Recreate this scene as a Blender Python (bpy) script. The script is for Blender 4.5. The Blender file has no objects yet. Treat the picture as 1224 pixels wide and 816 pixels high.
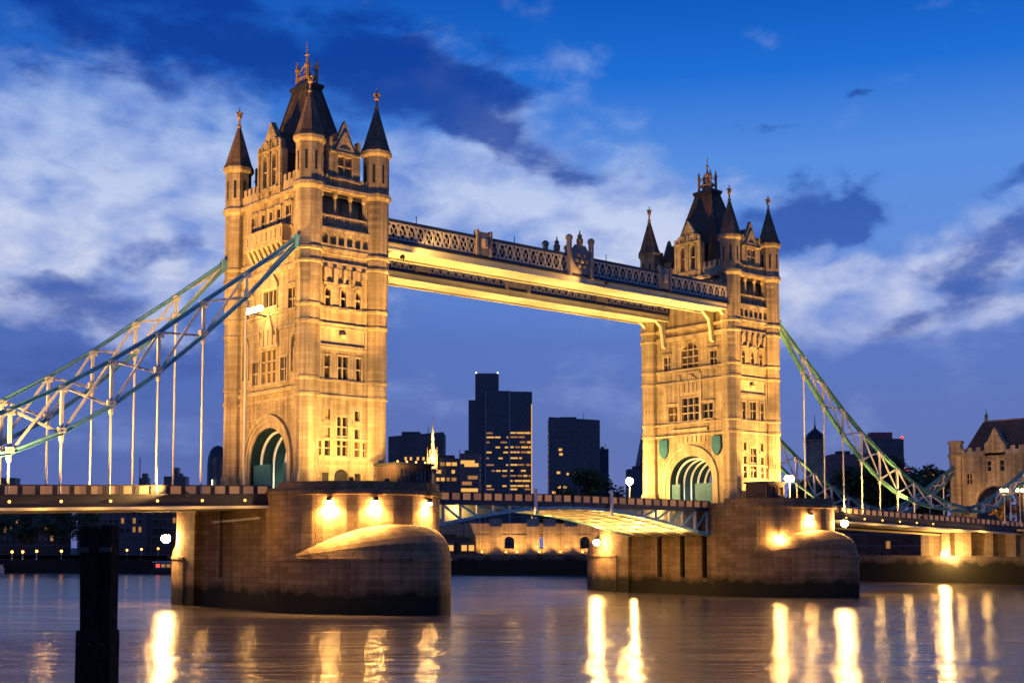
import bpy, math, random
from mathutils import Vector, Matrix
from mathutils.geometry import tessellate_polygon
R = math.radians
scene = bpy.context.scene
col = scene.collection
rnd = random.Random(7)

# ------------------------------------------------------------------ camera
YAW = 0.70291
cam_d = bpy.data.cameras.new('camera')
cam = bpy.data.objects.new('camera', cam_d); col.objects.link(cam)
cam.location = (-89.753, -148.186, 6.3)
cam.rotation_euler = (math.pi/2 + 0.069278, 0, -YAW)
cam_d.sensor_width = 36
cam_d.lens = 46.158
cam_d.shift_y = 0.1121
cam_d.clip_start = 0.5
cam_d.clip_end = 20000
scene.camera = cam

# ------------------------------------------------------------------ colour management, sampling
vs = scene.view_settings
vs.view_transform = 'Standard'; vs.look = 'None'; vs.gamma = 1; vs.exposure = 0
vs.use_curve_mapping = False
scene.cycles.use_denoising = True
scene.cycles.sample_clamp_indirect = 6
scene.cycles.sample_clamp_direct = 0
scene.cycles.max_bounces = 6
scene.cycles.diffuse_bounces = 2
scene.cycles.glossy_bounces = 3
scene.cycles.transmission_bounces = 2
scene.cycles.caustics_reflective = False
scene.cycles.caustics_refractive = False

def lin(r, g, b):
    f = lambda c: (c/255/12.92) if c/255 <= .04045 else ((c/255+.055)/1.055)**2.4
    return (f(r), f(g), f(b), 1)

# ------------------------------------------------------------------ sky
W = bpy.data.worlds.new('World'); scene.world = W; W.use_nodes = True
nt = W.node_tree; N = nt.nodes; L = nt.links
for n in list(N): N.remove(n)
def nd(t, **k):
    n = N.new(t)
    for a, b in k.items(): setattr(n, a, b)
    return n
def put(sock, v):
    if isinstance(v, (int, float, tuple)): sock.default_value = v
    else: L.new(v, sock)
def mth(op, a, b=0.0, c=None, clamp=False):
    n = nd('ShaderNodeMath', operation=op, use_clamp=clamp)
    put(n.inputs[0], a); put(n.inputs[1], b)
    if c is not None: put(n.inputs[2], c)
    return n.outputs[0]
def mixc(f, a, b):
    n = nd('ShaderNodeMix', data_type='RGBA')
    put(n.inputs[0], f); put(n.inputs[6], a); put(n.inputs[7], b)
    return n.outputs[2]
tc = nd('ShaderNodeTexCoord')
sep = nd('ShaderNodeSeparateXYZ'); L.new(tc.outputs['Generated'], sep.inputs[0])
az = mth('ARCTAN2', sep.outputs[0], sep.outputs[1])
el = mth('ARCSINE', sep.outputs[2])
DEG = 180/math.pi
su = mth('MULTIPLY', az, DEG)           # degrees clockwise from north
sv = mth('MULTIPLY', el, DEG)           # degrees above the horizon
cmb = nd('ShaderNodeCombineXYZ'); L.new(su, cmb.inputs[0]); L.new(sv, cmb.inputs[1])
def noise(scale, detail, sx=1, sy=1, off=0.0, rough=.55, dist=0.0):
    m = nd('ShaderNodeMapping'); L.new(cmb.outputs[0], m.inputs[0])
    m.inputs['Scale'].default_value = (sx, sy, 1); m.inputs['Location'].default_value = (off, off*.7, off*.3)
    n = nd('ShaderNodeTexNoise'); L.new(m.outputs[0], n.inputs['Vector'])
    n.inputs['Scale'].default_value = scale; n.inputs['Detail'].default_value = detail
    n.inputs['Roughness'].default_value = rough; n.inputs['Distortion'].default_value = dist
    return n
wrp = noise(.16, 4, 1, 1.4, 3.1)
wv = nd('ShaderNodeVectorMath', operation='SUBTRACT'); L.new(wrp.outputs['Color'], wv.inputs[0]); wv.inputs[1].default_value = (.5, .5, .5)
ws = nd('ShaderNodeVectorMath', operation='MULTIPLY'); L.new(wv.outputs[0], ws.inputs[0]); ws.inputs[1].default_value = (8, 5, 0)
wq = nd('ShaderNodeVectorMath', operation='ADD'); L.new(cmb.outputs[0], wq.inputs[0]); L.new(ws.outputs[0], wq.inputs[1])
A0 = YAW*DEG
def bank(blobs):
    """cloud banks: azimuth and height of each bank in degrees, its half sizes, tilt and weight"""
    tot = None
    for (a, e, ra, re, rot, amp) in blobs:
        m = nd('ShaderNodeMapping', vector_type='TEXTURE'); L.new(wq.outputs[0], m.inputs[0])
        m.inputs['Location'].default_value = (A0+a, e, 0)
        m.inputs['Rotation'].default_value = (0, 0, R(rot))
        m.inputs['Scale'].default_value = (ra, re, 1)
        ln = nd('ShaderNodeVectorMath', operation='LENGTH'); L.new(m.outputs[0], ln.inputs[0])
        mr = nd('ShaderNodeMapRange', interpolation_type='SMOOTHSTEP')
        L.new(ln.outputs['Value'], mr.inputs[0])
        mr.inputs[1].default_value = 1.5; mr.inputs[2].default_value = 0.2
        mr.inputs[3].default_value = 0; mr.inputs[4].default_value = amp
        tot = mr.outputs[0] if tot is None else mth('ADD', tot, mr.outputs[0])
    return tot
light_banks = bank([
    (-18, 16.8, 9.0, 3.3, -10, 1.05), (-20, 13.2, 8.5, 3.4, 0, 1.15), (-13.5, 13.6, 5.0, 3.0, -8, .9), (-15.5, 9.9, 4.2, 1.1, 4, 1.1), (-20.5, 9.6, 3.5, 1.0, 0, .6),
    (-2.0, 17.6, 5.5, 3.2, -18, .55), (0.8, 14.4, 7.0, 2.8, -6, .68), (3.5, 18.0, 7.0, 3.0, -24, .38), (-4.5, 14.0, 4, 2.6, 0, .7), (8.8, 13.8, 5.5, 2.6, -10, .42),
    (16.5, 10.8, 6.0, 1.8, 10, 1.2), (20.5, 9.5, 4, 1.0, 8, .95), (12.6, 11.4, 3.4, 1.6, 20, .8), (0, 6.8, 24, 1.6, 1, .26), (10, 5.0, 16, 1.2, -2, .3), (-15, 5.0, 9, 1.1, 3, .3), (4.5, 13.0, 5, 2.0, 0, .65), (20.5, 13.4, 4, 1.4, 16, .6)])
dark_banks = bank([
    (-11.5, 20.8, 12.5, 2.9, -6, 1.05), (-2.4, 19.0, 4.4, 1.7, -22, .8), (1.2, 16.6, 3.6, .9, 6, .6), (3.5, 15.9, 2.4, .7, 4, .5),
    (-19.5, 10.4, 4.4, 1.2, 0, .95), (-18.5, 7.8, 7, 1.7, 4, .7),
    (13.6, 13.9, 3.7, 1.1, 4, 1.1), (15.6, 14.6, 1.8, .7, 24, .9), (19.6, 11.7, 4.0, 1.1, 24, .95), (21.5, 14.6, 2.4, .7, 14, .9), (17.6, 9.6, 3.6, .8, 14, .6), (13.2, 12.9, 2.4, .7, 12, .5),
    (15.2, 18.7, .9, .22, 0, .7), (11.4, 17.5, .9, .35, 0, .5), (-15.0, 12.4, 4, .7, 12, .6), (-16.8, 14.9, 3.4, .5, -14, .4)])
n1 = noise(.30, 7, .85, 1.6, 1.7, .55, .15)
n2 = noise(.34, 8, .9, 1.9, 9.3, .58, .2)
def dens(b, n, cut, gain):
    t = mth('ADD', b, mth('MULTIPLY', mth('SUBTRACT', n.outputs['Fac'], .5), 2.1))
    m = nd('ShaderNodeMapRange', interpolation_type='SMOOTHSTEP'); put(m.inputs[0], t)
    m.inputs[1].default_value = cut; m.inputs[2].default_value = cut+gain
    return m.outputs[0]
fl = dens(light_banks, n1, .22, .95)
fd = dens(dark_banks, n2, .30, .8)
ramp = nd('ShaderNodeValToRGB')
put(ramp.inputs[0], mth('DIVIDE', sv, 40.0, clamp=True))
cr = ramp.color_ramp
stops = [(0, lin(112, 120, 174)), (.10, lin(96, 116, 180)), (.22, lin(90, 120, 194)), (.32, lin(98, 142, 218)),
         (.41, lin(86, 142, 224)), (.50, lin(28, 110, 212)), (.60, lin(0, 84, 186)), (1, lin(8, 52, 128))]
while len(cr.elements) < len(stops): cr.elements.new(.5)
for e, (p, c) in zip(cr.elements, stops): e.position = p; e.color = c
# the western (left) side is a little more violet and darker
side = nd('ShaderNodeMapRange'); put(side.inputs[0], su); side.inputs[1].default_value = A0-22; side.inputs[2].default_value = A0+4
base = mixc(mth('MULTIPLY', mth('SUBTRACT', 1.0, side.outputs[0]), .35), ramp.outputs[0], lin(44, 76, 158))
lc = nd('ShaderNodeValToRGB'); put(lc.inputs[0], mth('DIVIDE', sv, 24.0, clamp=True))
lc.color_ramp.elements[0].color = lin(158, 170, 218); lc.color_ramp.elements[0].position = .3
lc.color_ramp.elements[1].color = lin(216, 222, 243); lc.color_ramp.elements[1].position = .5
e = lc.color_ramp.elements.new(.8); e.color = lin(160, 188, 236)
shade = noise(.42, 5, .9, 1.6, 21.0, .5, .2)
lcs = mixc(mth('MULTIPLY', mth('SUBTRACT', shade.outputs['Fac'], .36, clamp=True), 3.0, clamp=True), lc.outputs[0], lin(116, 146, 216))
sky1 = mixc(mth('MULTIPLY', fl, .9), base, lcs)
dc = nd('ShaderNodeValToRGB'); put(dc.inputs[0], mth('DIVIDE', sv, 24.0, clamp=True))
dc.color_ramp.elements[0].color = lin(66, 88, 156); dc.color_ramp.elements[0].position = .25
dc.color_ramp.elements[1].color = lin(6, 54, 148); dc.color_ramp.elements[1].position = .85
e = dc.color_ramp.elements.new(.5); e.color = lin(52, 92, 178)
sky2 = mixc(mth('MULTIPLY', fd, .85), sky1, dc.outputs[0])
nis = nd('ShaderNodeTexSky', sky_type='NISHITA', sun_disc=False)
nis.sun_elevation = R(1.0); nis.sun_rotation = R(-60)
bg1 = nd('ShaderNodeBackground'); L.new(sky2, bg1.inputs[0]); bg1.inputs[1].default_value = 1.0
bg2 = nd('ShaderNodeBackground'); L.new(nis.outputs[0], bg2.inputs[0]); bg2.inputs[1].default_value = .004
add = nd('ShaderNodeAddShader'); L.new(bg1.outputs[0], add.inputs[0]); L.new(bg2.outputs[0], add.inputs[1])
wo = nd('ShaderNodeOutputWorld'); L.new(add.outputs[0], wo.inputs[0])

sun_d = bpy.data.lights.new('dusk_glow', 'SUN'); sun_d.energy = .06; sun_d.angle = R(20); sun_d.color = (.8, .85, 1)
sun = bpy.data.objects.new('dusk_glow', sun_d); col.objects.link(sun)
sun.rotation_euler = (R(75), 0, R(-60))

WARM = (1.0, .49, .115); GOLD = (1.0, .54, .14)
def aim(o, target):
    d = Vector(target) - o.location
    o.rotation_euler = d.to_track_quat('-Z', 'Y').to_euler()
def spot(loc, target, power, cone=70, blend=.6, color=GOLD, radius=.25):
    d = bpy.data.lights.new('flood_beam', 'SPOT'); d.energy = power; d.spot_size = R(cone); d.spot_blend = blend
    d.color = color; d.shadow_soft_size = radius
    o = bpy.data.objects.new('flood_beam', d); col.objects.link(o); o.location = loc; aim(o, target)
    return o
def glow(loc, power, color=WARM, radius=.3):
    d = bpy.data.lights.new('lamp_glow', 'POINT'); d.energy = power; d.color = color; d.shadow_soft_size = radius
    o = bpy.data.objects.new('lamp_glow', d); col.objects.link(o); o.location = loc
    return o

# ------------------------------------------------------------------ materials
def mat(name, base, rough=.8, var=.25, nscale=.6, metal=0.0, bump=0.0, emit=None, estr=0, spec=.4):
    m = bpy.data.materials.new(name); m.use_nodes = True
    t = m.node_tree; b = t.nodes['Principled BSDF']
    b.inputs['Roughness'].default_value = rough; b.inputs['Metallic'].default_value = metal
    b.inputs['Specular IOR Level'].default_value = spec
    tcn = t.nodes.new('ShaderNodeTexCoord')
    n = t.nodes.new('ShaderNodeTexNoise'); n.inputs['Scale'].default_value = nscale; n.inputs['Detail'].default_value = 6
    t.links.new(tcn.outputs['Object'], n.inputs['Vector'])
    mr = t.nodes.new('ShaderNodeMapRange'); t.links.new(n.outputs['Fac'], mr.inputs[0])
    mr.inputs[1].default_value = .3; mr.inputs[2].default_value = .7
    mr.inputs[3].default_value = 1-var; mr.inputs[4].default_value = 1+var
    hs = t.nodes.new('ShaderNodeVectorMath'); hs.operation = 'SCALE'
    hs.inputs[0].default_value = base[:3]; t.links.new(mr.outputs[0], hs.inputs['Scale'])
    t.links.new(hs.outputs[0], b.inputs['Base Color'])
    if bump:
        bp = t.nodes.new('ShaderNodeBump'); bp.inputs['Strength'].default_value = bump; bp.inputs['Distance'].default_value = .1
        n2 = t.nodes.new('ShaderNodeTexNoise'); n2.inputs['Scale'].default_value = nscale*8; n2.inputs['Detail'].default_value = 4
        t.links.new(tcn.outputs['Object'], n2.inputs['Vector'])
        t.links.new(n2.outputs['Fac'], bp.inputs['Height']); t.links.new(bp.outputs[0], b.inputs['Normal'])
    if emit:
        b.inputs['Emission Color'].default_value = (*emit, 1); b.inputs['Emission Strength'].default_value = estr
    return m
def masonry(name, base, bw=1.3, bh=.55, mortar=.5, var=.22, algae=None, rough=.85, bumpd=.06, streak=.25):
    """coursed stone: blocks on the x+y / z plane, big soft weathering, optional tidal stain below a height"""
    m = bpy.data.materials.new(name); m.use_nodes = True
    t = m.node_tree; b = t.nodes['Principled BSDF']; b.inputs['Roughness'].default_value = rough
    b.inputs['Specular IOR Level'].default_value = .25
    def n_(k, **kw):
        q = t.nodes.new(k)
        for a_, v_ in kw.items(): setattr(q, a_, v_)
        return q
    l_ = t.links.new
    tcn = n_('ShaderNodeTexCoord'); s = n_('ShaderNodeSeparateXYZ'); l_(tcn.outputs['Object'], s.inputs[0])
    ad = n_('ShaderNodeMath', operation='ADD'); l_(s.outputs[0], ad.inputs[0]); l_(s.outputs[1], ad.inputs[1])
    c = n_('ShaderNodeCombineXYZ'); l_(ad.outputs[0], c.inputs[0]); l_(s.outputs[2], c.inputs[1])
    br = n_('ShaderNodeTexBrick'); l_(c.outputs[0], br.inputs['Vector'])
    br.inputs['Scale'].default_value = 1; br.inputs['Brick Width'].default_value = bw; br.inputs['Row Height'].default_value = bh
    br.inputs['Mortar Size'].default_value = .025; br.inputs['Mortar Smooth'].default_value = .4
    br.inputs['Color1'].default_value = (*[x*(1-var*.5) for x in base], 1)
    br.inputs['Color2'].default_value = (*[x*(1+var*.5) for x in base], 1)
    br.inputs['Mortar'].default_value = (*[x*mortar for x in base], 1)
    ns = n_('ShaderNodeTexNoise'); ns.inputs['Scale'].default_value = .22; ns.inputs['Detail'].default_value = 8
    ns.inputs['Roughness'].default_value = .65; l_(tcn.outputs['Object'], ns.inputs['Vector'])
    mr = n_('ShaderNodeMapRange'); l_(ns.outputs['Fac'], mr.inputs[0]); mr.inputs[1].default_value = .3; mr.inputs[2].default_value = .7
    mr.inputs[3].default_value = .68; mr.inputs[4].default_value = 1.2
    # rain streaks: noise stretched down the wall
    mp = n_('ShaderNodeMapping'); mp.inputs['Scale'].default_value = (1.4, 1.4, .06); l_(tcn.outputs['Object'], mp.inputs[0])
    st = n_('ShaderNodeTexNoise'); st.inputs['Scale'].default_value = 1.0; st.inputs['Detail'].default_value = 5; l_(mp.outputs[0], st.inputs['Vector'])
    m2 = n_('ShaderNodeMapRange'); l_(st.outputs['Fac'], m2.inputs[0]); m2.inputs[1].default_value = .35; m2.inputs[2].default_value = .65
    m2.inputs[3].default_value = 1-streak; m2.inputs[4].default_value = 1+streak*.4
    mm = n_('ShaderNodeMath', operation='MULTIPLY'); l_(mr.outputs[0], mm.inputs[0]); l_(m2.outputs[0], mm.inputs[1])
    sc = n_('ShaderNodeVectorMath', operation='SCALE'); l_(br.outputs['Color'], sc.inputs[0]); l_(mm.outputs[0], sc.inputs['Scale'])
    out = sc.outputs[0]
    if algae:
        z0, colr = algae
        nw = n_('ShaderNodeTexNoise'); nw.inputs['Scale'].default_value = .35; nw.inputs['Detail'].default_value = 6; l_(tcn.outputs['Object'], nw.inputs['Vector'])
        za = n_('ShaderNodeMath', operation='MULTIPLY_ADD'); l_(nw.outputs['Fac'], za.inputs[0]); za.inputs[1].default_value = -3.2; l_(s.outputs[2], za.inputs[2])
        mz = n_('ShaderNodeMapRange'); l_(za.outputs[0], mz.inputs[0]); mz.inputs[1].default_value = z0-2.4; mz.inputs[2].default_value = z0-1.1
        mx = n_('ShaderNodeMix', data_type='RGBA'); l_(mz.outputs[0], mx.inputs[0]); mx.inputs[6].default_value = (*colr, 1); l_(out, mx.inputs[7])
        out = mx.outputs[2]
    l_(out, b.inputs['Base Color'])
    bp = n_('ShaderNodeBump'); bp.inputs['Strength'].default_value = .6; bp.inputs['Distance'].default_value = bumpd
    nf = n_('ShaderNodeTexNoise'); nf.inputs['Scale'].default_value = 5; nf.inputs['Detail'].default_value = 4; l_(tcn.outputs['Object'], nf.inputs['Vector'])
    sb = n_('ShaderNodeMath', operation='MULTIPLY_ADD'); l_(br.outputs['Fac'], sb.inputs[0]); sb.inputs[1].default_value = -1.0; l_(nf.outputs['Fac'], sb.inputs[2])
    l_(sb.outputs[0], bp.inputs['Height']); l_(bp.outputs[0], b.inputs['Normal'])
    return m
M = {}
M['stone'] = masonry('portland_stone', (.42, .34, .21), 1.25, .52, .72, .3, bumpd=.05, streak=.42)
M['trim'] = masonry('carved_stone', (.48, .395, .255), 2.0, 1.3, .8, .2, streak=.34)
M['spire'] = masonry('spire_stone', (.24, .16, .10), .8, .4, .6)
M['slate'] = masonry('roof_slate', (.18, .115, .078), .5, .28, .5, .3, bumpd=.04)
M['granite'] = masonry('pier_granite', (.235, .155, .085), 1.9, .66, .5, .45, algae=(2.9, (.020, .019, .009)), bumpd=.05, streak=.22)
M['quay'] = masonry('quay_stone', (.16, .13, .10), 1.5, .6, .5, .3, algae=(3.4, (.02, .02, .014)))
M['wall_tan'] = masonry('fort_stone', (.34, .27, .19), 1.2, .5, .6, .3)
M['lead'] = mat('lead_black', (.03, .03, .035), .5)
M['gilt'] = mat('gilded_stone', (.42, .26, .12), .55)
M['teal'] = mat('teal_paint', (.15, .38, .46), .42, .2, 1.5)
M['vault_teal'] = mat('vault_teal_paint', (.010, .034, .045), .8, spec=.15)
M['dark_matt'] = mat('dark_matt_lining', (.010, .011, .014), .95, spec=.1)  # near-black matt lining for a passage vault
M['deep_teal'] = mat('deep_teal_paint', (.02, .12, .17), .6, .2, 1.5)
M['green_teal'] = mat('green_teal_paint', (.10, .27, .20), .42, .2, 1.5)
M['dusky'] = mat('dusky_paint', (.022, .020, .026), .5, .2, 1.5)
M['navy'] = mat('navy_paint', (.022, .032, .062), .45, .2, 1.5)
M['cream'] = mat('cream_paint', (.62, .60, .52), .45, .12, 1.2)
M['white'] = mat('white_paint', (.78, .77, .72), .45, .08, 1.2)
M['lattice'] = mat('lattice_paint', (.46, .42, .36), .55, .2, 1.2)
M['cast'] = mat('cast_iron_stone_paint', (.30, .24, .19), .6, .2, 1.2)
M['soffit'] = mat('soffit_paint', (.60, .55, .38), .6, .12, .5)
M['asphalt'] = mat('asphalt', (.05, .05, .05), .9, .3, 2)
M['glass'] = mat('window_glass', (.015, .017, .02), .12, .2, .5, spec=.6)
M['glass_brown'] = mat('curtained_glass', (.10, .06, .03), .25, .4, .8)
M['timber'] = mat('wet_timber', (.016, .012, .009), .9, .6, 2.5, bump=1.0, spec=.12)
M['iron'] = mat('black_iron', (.02, .02, .022), .5, .3, 2)
M['dark_facade'] = mat('dark_facade', (.05, .05, .065), .28, .25, .05)
def facade(name, frame_c, glass_c, pw, ph):
    m = bpy.data.materials.new(name); m.use_nodes = True
    t = m.node_tree; b = t.nodes['Principled BSDF']; l_ = t.links.new
    c = t.nodes.new('ShaderNodeTexCoord'); r_ = t.nodes.new('ShaderNodeVectorRotate'); r_.rotation_type = 'Z_AXIS'; r_.inputs['Angle'].default_value = YAW
    l_(c.outputs['Object'], r_.inputs['Vector']); sp = t.nodes.new('ShaderNodeSeparateXYZ'); l_(r_.outputs[0], sp.inputs[0])
    a = t.nodes.new('ShaderNodeMath'); l_(sp.outputs[0], a.inputs[0]); l_(sp.outputs[1], a.inputs[1])
    k = t.nodes.new('ShaderNodeCombineXYZ'); l_(a.outputs[0], k.inputs[0]); l_(sp.outputs[2], k.inputs[1])
    br = t.nodes.new('ShaderNodeTexBrick'); br.offset = 0; l_(k.outputs[0], br.inputs['Vector'])
    br.inputs['Scale'].default_value = 1; br.inputs['Brick Width'].default_value = pw; br.inputs['Row Height'].default_value = ph
    br.inputs['Mortar Size'].default_value = .32; br.inputs['Mortar Smooth'].default_value = .1
    br.inputs['Color1'].default_value = (*glass_c, 1); br.inputs['Color2'].default_value = (*[x*1.9 for x in glass_c], 1); br.inputs['Mortar'].default_value = (*frame_c, 1)
    l_(br.outputs['Color'], b.inputs['Base Color'])
    mr = t.nodes.new('ShaderNodeMapRange'); l_(br.outputs['Fac'], mr.inputs[0]); mr.inputs[3].default_value = .12; mr.inputs[4].default_value = .6
    l_(mr.outputs[0], b.inputs['Roughness'])
    return m
M['glass_facade'] = facade('glass_facade', (.085, .085, .10), (.03, .034, .045), 2.4, 4.0)
M['grey_facade'] = mat('grey_facade', (.09, .085, .10), .7, .25, .08)
M['brick'] = masonry('warehouse_brick', (.11, .07, .06), .8, .3, .7, .3)
M['fin'] = mat('pale_fin', (.35, .36, .42), .5, .1, .1)
M['roof'] = mat('far_roof', (.06, .06, .07), .7, .25, .1)
M['band'] = mat('floor_edge', (.10, .10, .13), .6)
M['leaf'] = mat('leaf', (.06, .085, .03), .7, .5, .7)
M['leaf_dry'] = mat('brown_leaf', (.085, .05, .03), .7, .5, .7)
M['bark'] = mat('bark', (.06, .045, .03), .9, .4, 2)
M['earth'] = mat('earth', (.05, .05, .04), .95, .4, .2)
M['red'] = mat('red_paint', (.4, .03, .02), .5)
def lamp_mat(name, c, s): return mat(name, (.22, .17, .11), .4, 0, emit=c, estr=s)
M['globe'] = lamp_mat('lamp_globe', (1.0, .55, .16), 110)
M['lantern'] = lamp_mat('lantern_globe', (1.0, .58, .2), 60)
M['bulkhead'] = lamp_mat('bulkhead_globe', (1.0, .54, .16), 800)
M['panel_glow'] = lamp_mat('glowing_panel', (1.0, .40, .14), .25)  # weak emission stands in for light on the parapet panels, no lamp behind
M['panel_glow_dim'] = lamp_mat('dim_glowing_panel', (1.0, .38, .14), .15)
M['globe_soft'] = lamp_mat('soft_lamp_globe', (1.0, .58, .20), 26)
M['marker'] = lamp_mat('marker_lamp', (1.0, .42, .08), 5)
M['globe_far'] = lamp_mat('far_lamp_globe', (1.0, .36, .05), 10)
M['lens'] = lamp_mat('flood_lens', (1.0, .68, .28), 14)
M['lit'] = lamp_mat('lit_window', (1.0, .50, .09), .95)
M['lit_dim'] = lamp_mat('dim_lit_window', (1.0, .42, .08), .38)
M['lit_white'] = lamp_mat('strip_lamp', (1.0, .93, .75), 2.2)
M['red_lamp'] = lamp_mat('red_lamp', (1.0, .06, .03), 2.0)

# water: long-exposure river, broad swell under a fine ripple
wm = bpy.data.materials.new('river_water'); wm.use_nodes = True
t = wm.node_tree; b = t.nodes['Principled BSDF']
b.inputs['Base Color'].default_value = (.14, .115, .105, 1); b.inputs['Roughness'].default_value = .18; b.inputs['IOR'].default_value = 1.5
b.inputs['Specular IOR Level'].default_value = .6
tcn = t.nodes.new('ShaderNodeTexCoord')
rot = t.nodes.new('ShaderNodeVectorRotate'); rot.rotation_type = 'Z_AXIS'; rot.inputs['Angle'].default_value = YAW
t.links.new(tcn.outputs['Object'], rot.inputs['Vector'])
def wn(sc, sx, sy, det, rough=.55):
    mp = t.nodes.new('ShaderNodeMapping'); mp.inputs['Scale'].default_value = (sx, sy, 1)
    t.links.new(rot.outputs[0], mp.inputs[0])
    n = t.nodes.new('ShaderNodeTexNoise'); n.inputs['Scale'].default_value = sc; n.inputs['Detail'].default_value = det; n.inputs['Roughness'].default_value = rough
    t.links.new(mp.outputs[0], n.inputs['Vector']); return n
prev = None
for (sc, sx, sy, det, st, dist) in ((.045, .5, 1, 3, 1.0, .5), (.16, .25, 1, 4, 1.0, .6), (.5, .3, 1, 4, 1.0, .26), (1.3, .7, 1, 3, .9, .07)):
    b1 = t.nodes.new('ShaderNodeBump'); b1.inputs['Strength'].default_value = st; b1.inputs['Distance'].default_value = dist
    t.links.new(wn(sc, sx, sy, det).outputs['Fac'], b1.inputs['Height'])
    if prev: t.links.new(prev.outputs[0], b1.inputs['Normal'])
    prev = b1
t.links.new(prev.outputs[0], b.inputs['Normal'])
M['water'] = wm

# ------------------------------------------------------------------ mesh builder
ORG = {}
class MB:
    def __init__(s): s.v = []; s.f = []
    def add(s, vs, fs):
        o = len(s.v); s.v += [tuple(p) for p in vs]; s.f += [tuple(i+o for i in q) for q in fs]; return s
    def box(s, x0, x1, y0, y1, z0, z1):
        return s.add([(x0,y0,z0),(x1,y0,z0),(x1,y1,z0),(x0,y1,z0),(x0,y0,z1),(x1,y0,z1),(x1,y1,z1),(x0,y1,z1)],
                     [(0,3,2,1),(4,5,6,7),(0,1,5,4),(1,2,6,5),(2,3,7,6),(3,0,4,7)])
    def hexa(s, p):   # 8 points, bottom ring then top ring
        return s.add(p, [(0,3,2,1),(4,5,6,7),(0,1,5,4),(1,2,6,5),(2,3,7,6),(3,0,4,7)])
    def span(s, x0, x1, y0, y1, zb, zt):   # sloped box: zb, zt functions of x
        return s.hexa([(x0,y0,zb(x0)),(x1,y0,zb(x1)),(x1,y1,zb(x1)),(x0,y1,zb(x0)),(x0,y0,zt(x0)),(x1,y0,zt(x1)),(x1,y1,zt(x1)),(x0,y1,zt(x0))])
    def bar(s, p, q, w, h=None):
        h = h or w; p = Vector(p); q = Vector(q); d = (q-p).normalized()
        up = Vector((0,0,1)) if abs(d.z) < .95 else Vector((0,1,0))
        a = d.cross(up).normalized()*w/2; c = a.cross(d).normalized()*h/2
        return s.hexa([p-a-c, p+a-c, p+a+c, p-a+c, q-a-c, q+a-c, q+a+c, q-a+c])
    def tube(s, p, q, r0, r1=None, n=8):
        r1 = r0 if r1 is None else r1; p = Vector(p); q = Vector(q); d = (q-p).normalized()
        up = Vector((0,0,1)) if abs(d.z) < .95 else Vector((0,1,0))
        a = d.cross(up).normalized(); c = a.cross(d)
        vs = []
        for o, r in ((p, r0), (q, r1)):
            for k in range(n):
                th = 2*math.pi*k/n; vs.append(o + a*r*math.cos(th) + c*r*math.sin(th))
        fs = [(k, (k+1)%n, n+(k+1)%n, n+k) for k in range(n)] + [tuple(range(n-1,-1,-1)), tuple(range(n,2*n))]
        return s.add(vs, fs)
    def lathe(s, prof, x=0, y=0, n=8, ph=None):
        ph = math.pi/n if ph is None else ph; vs = []
        for r, z in prof:
            for k in range(n):
                th = 2*math.pi*k/n+ph; vs.append((x+r*math.cos(th), y+r*math.sin(th), z))
        fs = []
        for j in range(len(prof)-1):
            for k in range(n): fs.append((j*n+k, j*n+(k+1)%n, (j+1)*n+(k+1)%n, (j+1)*n+k))
        fs += [tuple(range(n-1,-1,-1)), tuple((len(prof)-1)*n+k for k in range(n))]
        return s.add(vs, fs)
    def ball(s, x, y, z, r, n=10, sq=1.0):
        m = 6
        return s.lathe([(max(r*math.sin(math.pi*k/m), 1e-3), z-r*sq*math.cos(math.pi*k/m)) for k in range(m+1)], x, y, n)
    def loft(s, rings, cap0=True, cap1=True):
        n = len(rings[0]); vs = [p for r in rings for p in r]; fs = []
        for j in range(len(rings)-1):
            for k in range(n): fs.append((j*n+k, j*n+(k+1)%n, (j+1)*n+(k+1)%n, (j+1)*n+k))
        if cap0: fs.append(tuple(range(n-1,-1,-1)))
        if cap1: fs.append(tuple((len(rings)-1)*n+k for k in range(n)))
        return s.add(vs, fs)
    def plate(s, F, outer, d0, d1, holes=()):
        """flat plate on frame F between depths d0 (front) and d1 (back), with holes cut through"""
        loops = [outer]+list(holes)
        tri = tessellate_polygon([[Vector((a, c, 0)) for a, c in lp] for lp in loops])
        flat = [p for lp in loops for p in lp]
        s.add([F(a, c, d0) for a, c in flat], tri)
        s.add([F(a, c, d1) for a, c in flat], [q[::-1] for q in tri])
        for lp in loops:
            n = len(lp)
            s.add([F(a, c, d0) for a, c in lp]+[F(a, c, d1) for a, c in lp], [(k, (k+1)%n, n+(k+1)%n, n+k) for k in range(n)])
        return s
    def fbox(s, F, u0, u1, z0, z1, d0, d1):
        return s.hexa([F(u0,z0,d0),F(u1,z0,d0),F(u1,z0,d1),F(u0,z0,d1),F(u0,z1,d0),F(u1,z1,d0),F(u1,z1,d1),F(u0,z1,d1)])
    def build(s, name, m, parent=None, smooth=False):
        o0 = ORG.get(parent.name if parent else '', Vector((0,0,0)))
        me = bpy.data.meshes.new(name)
        me.from_pydata([tuple(Vector(p)-o0) for p in s.v], [], s.f)
        me.validate(); me.update()
        import bmesh
        bm = bmesh.new(); bm.from_mesh(me); bmesh.ops.recalc_face_normals(bm, faces=bm.faces); bm.to_mesh(me); bm.free()
        if smooth:
            me.polygons.foreach_set('use_smooth', [True]*len(me.polygons))
        me.materials.append(m if not isinstance(m, str) else M[m])
        o = bpy.data.objects.new(name, me); col.objects.link(o)
        if parent:
            o.parent = parent; ORG[o.name] = o0
        return o
def frame(O, U, Nn):
    O, U, Nn = Vector(O), Vector(U), Vector(Nn)
    return lambda u, z, d=0.0: O + U*u + Vector((0,0,z)) + Nn*d
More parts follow.
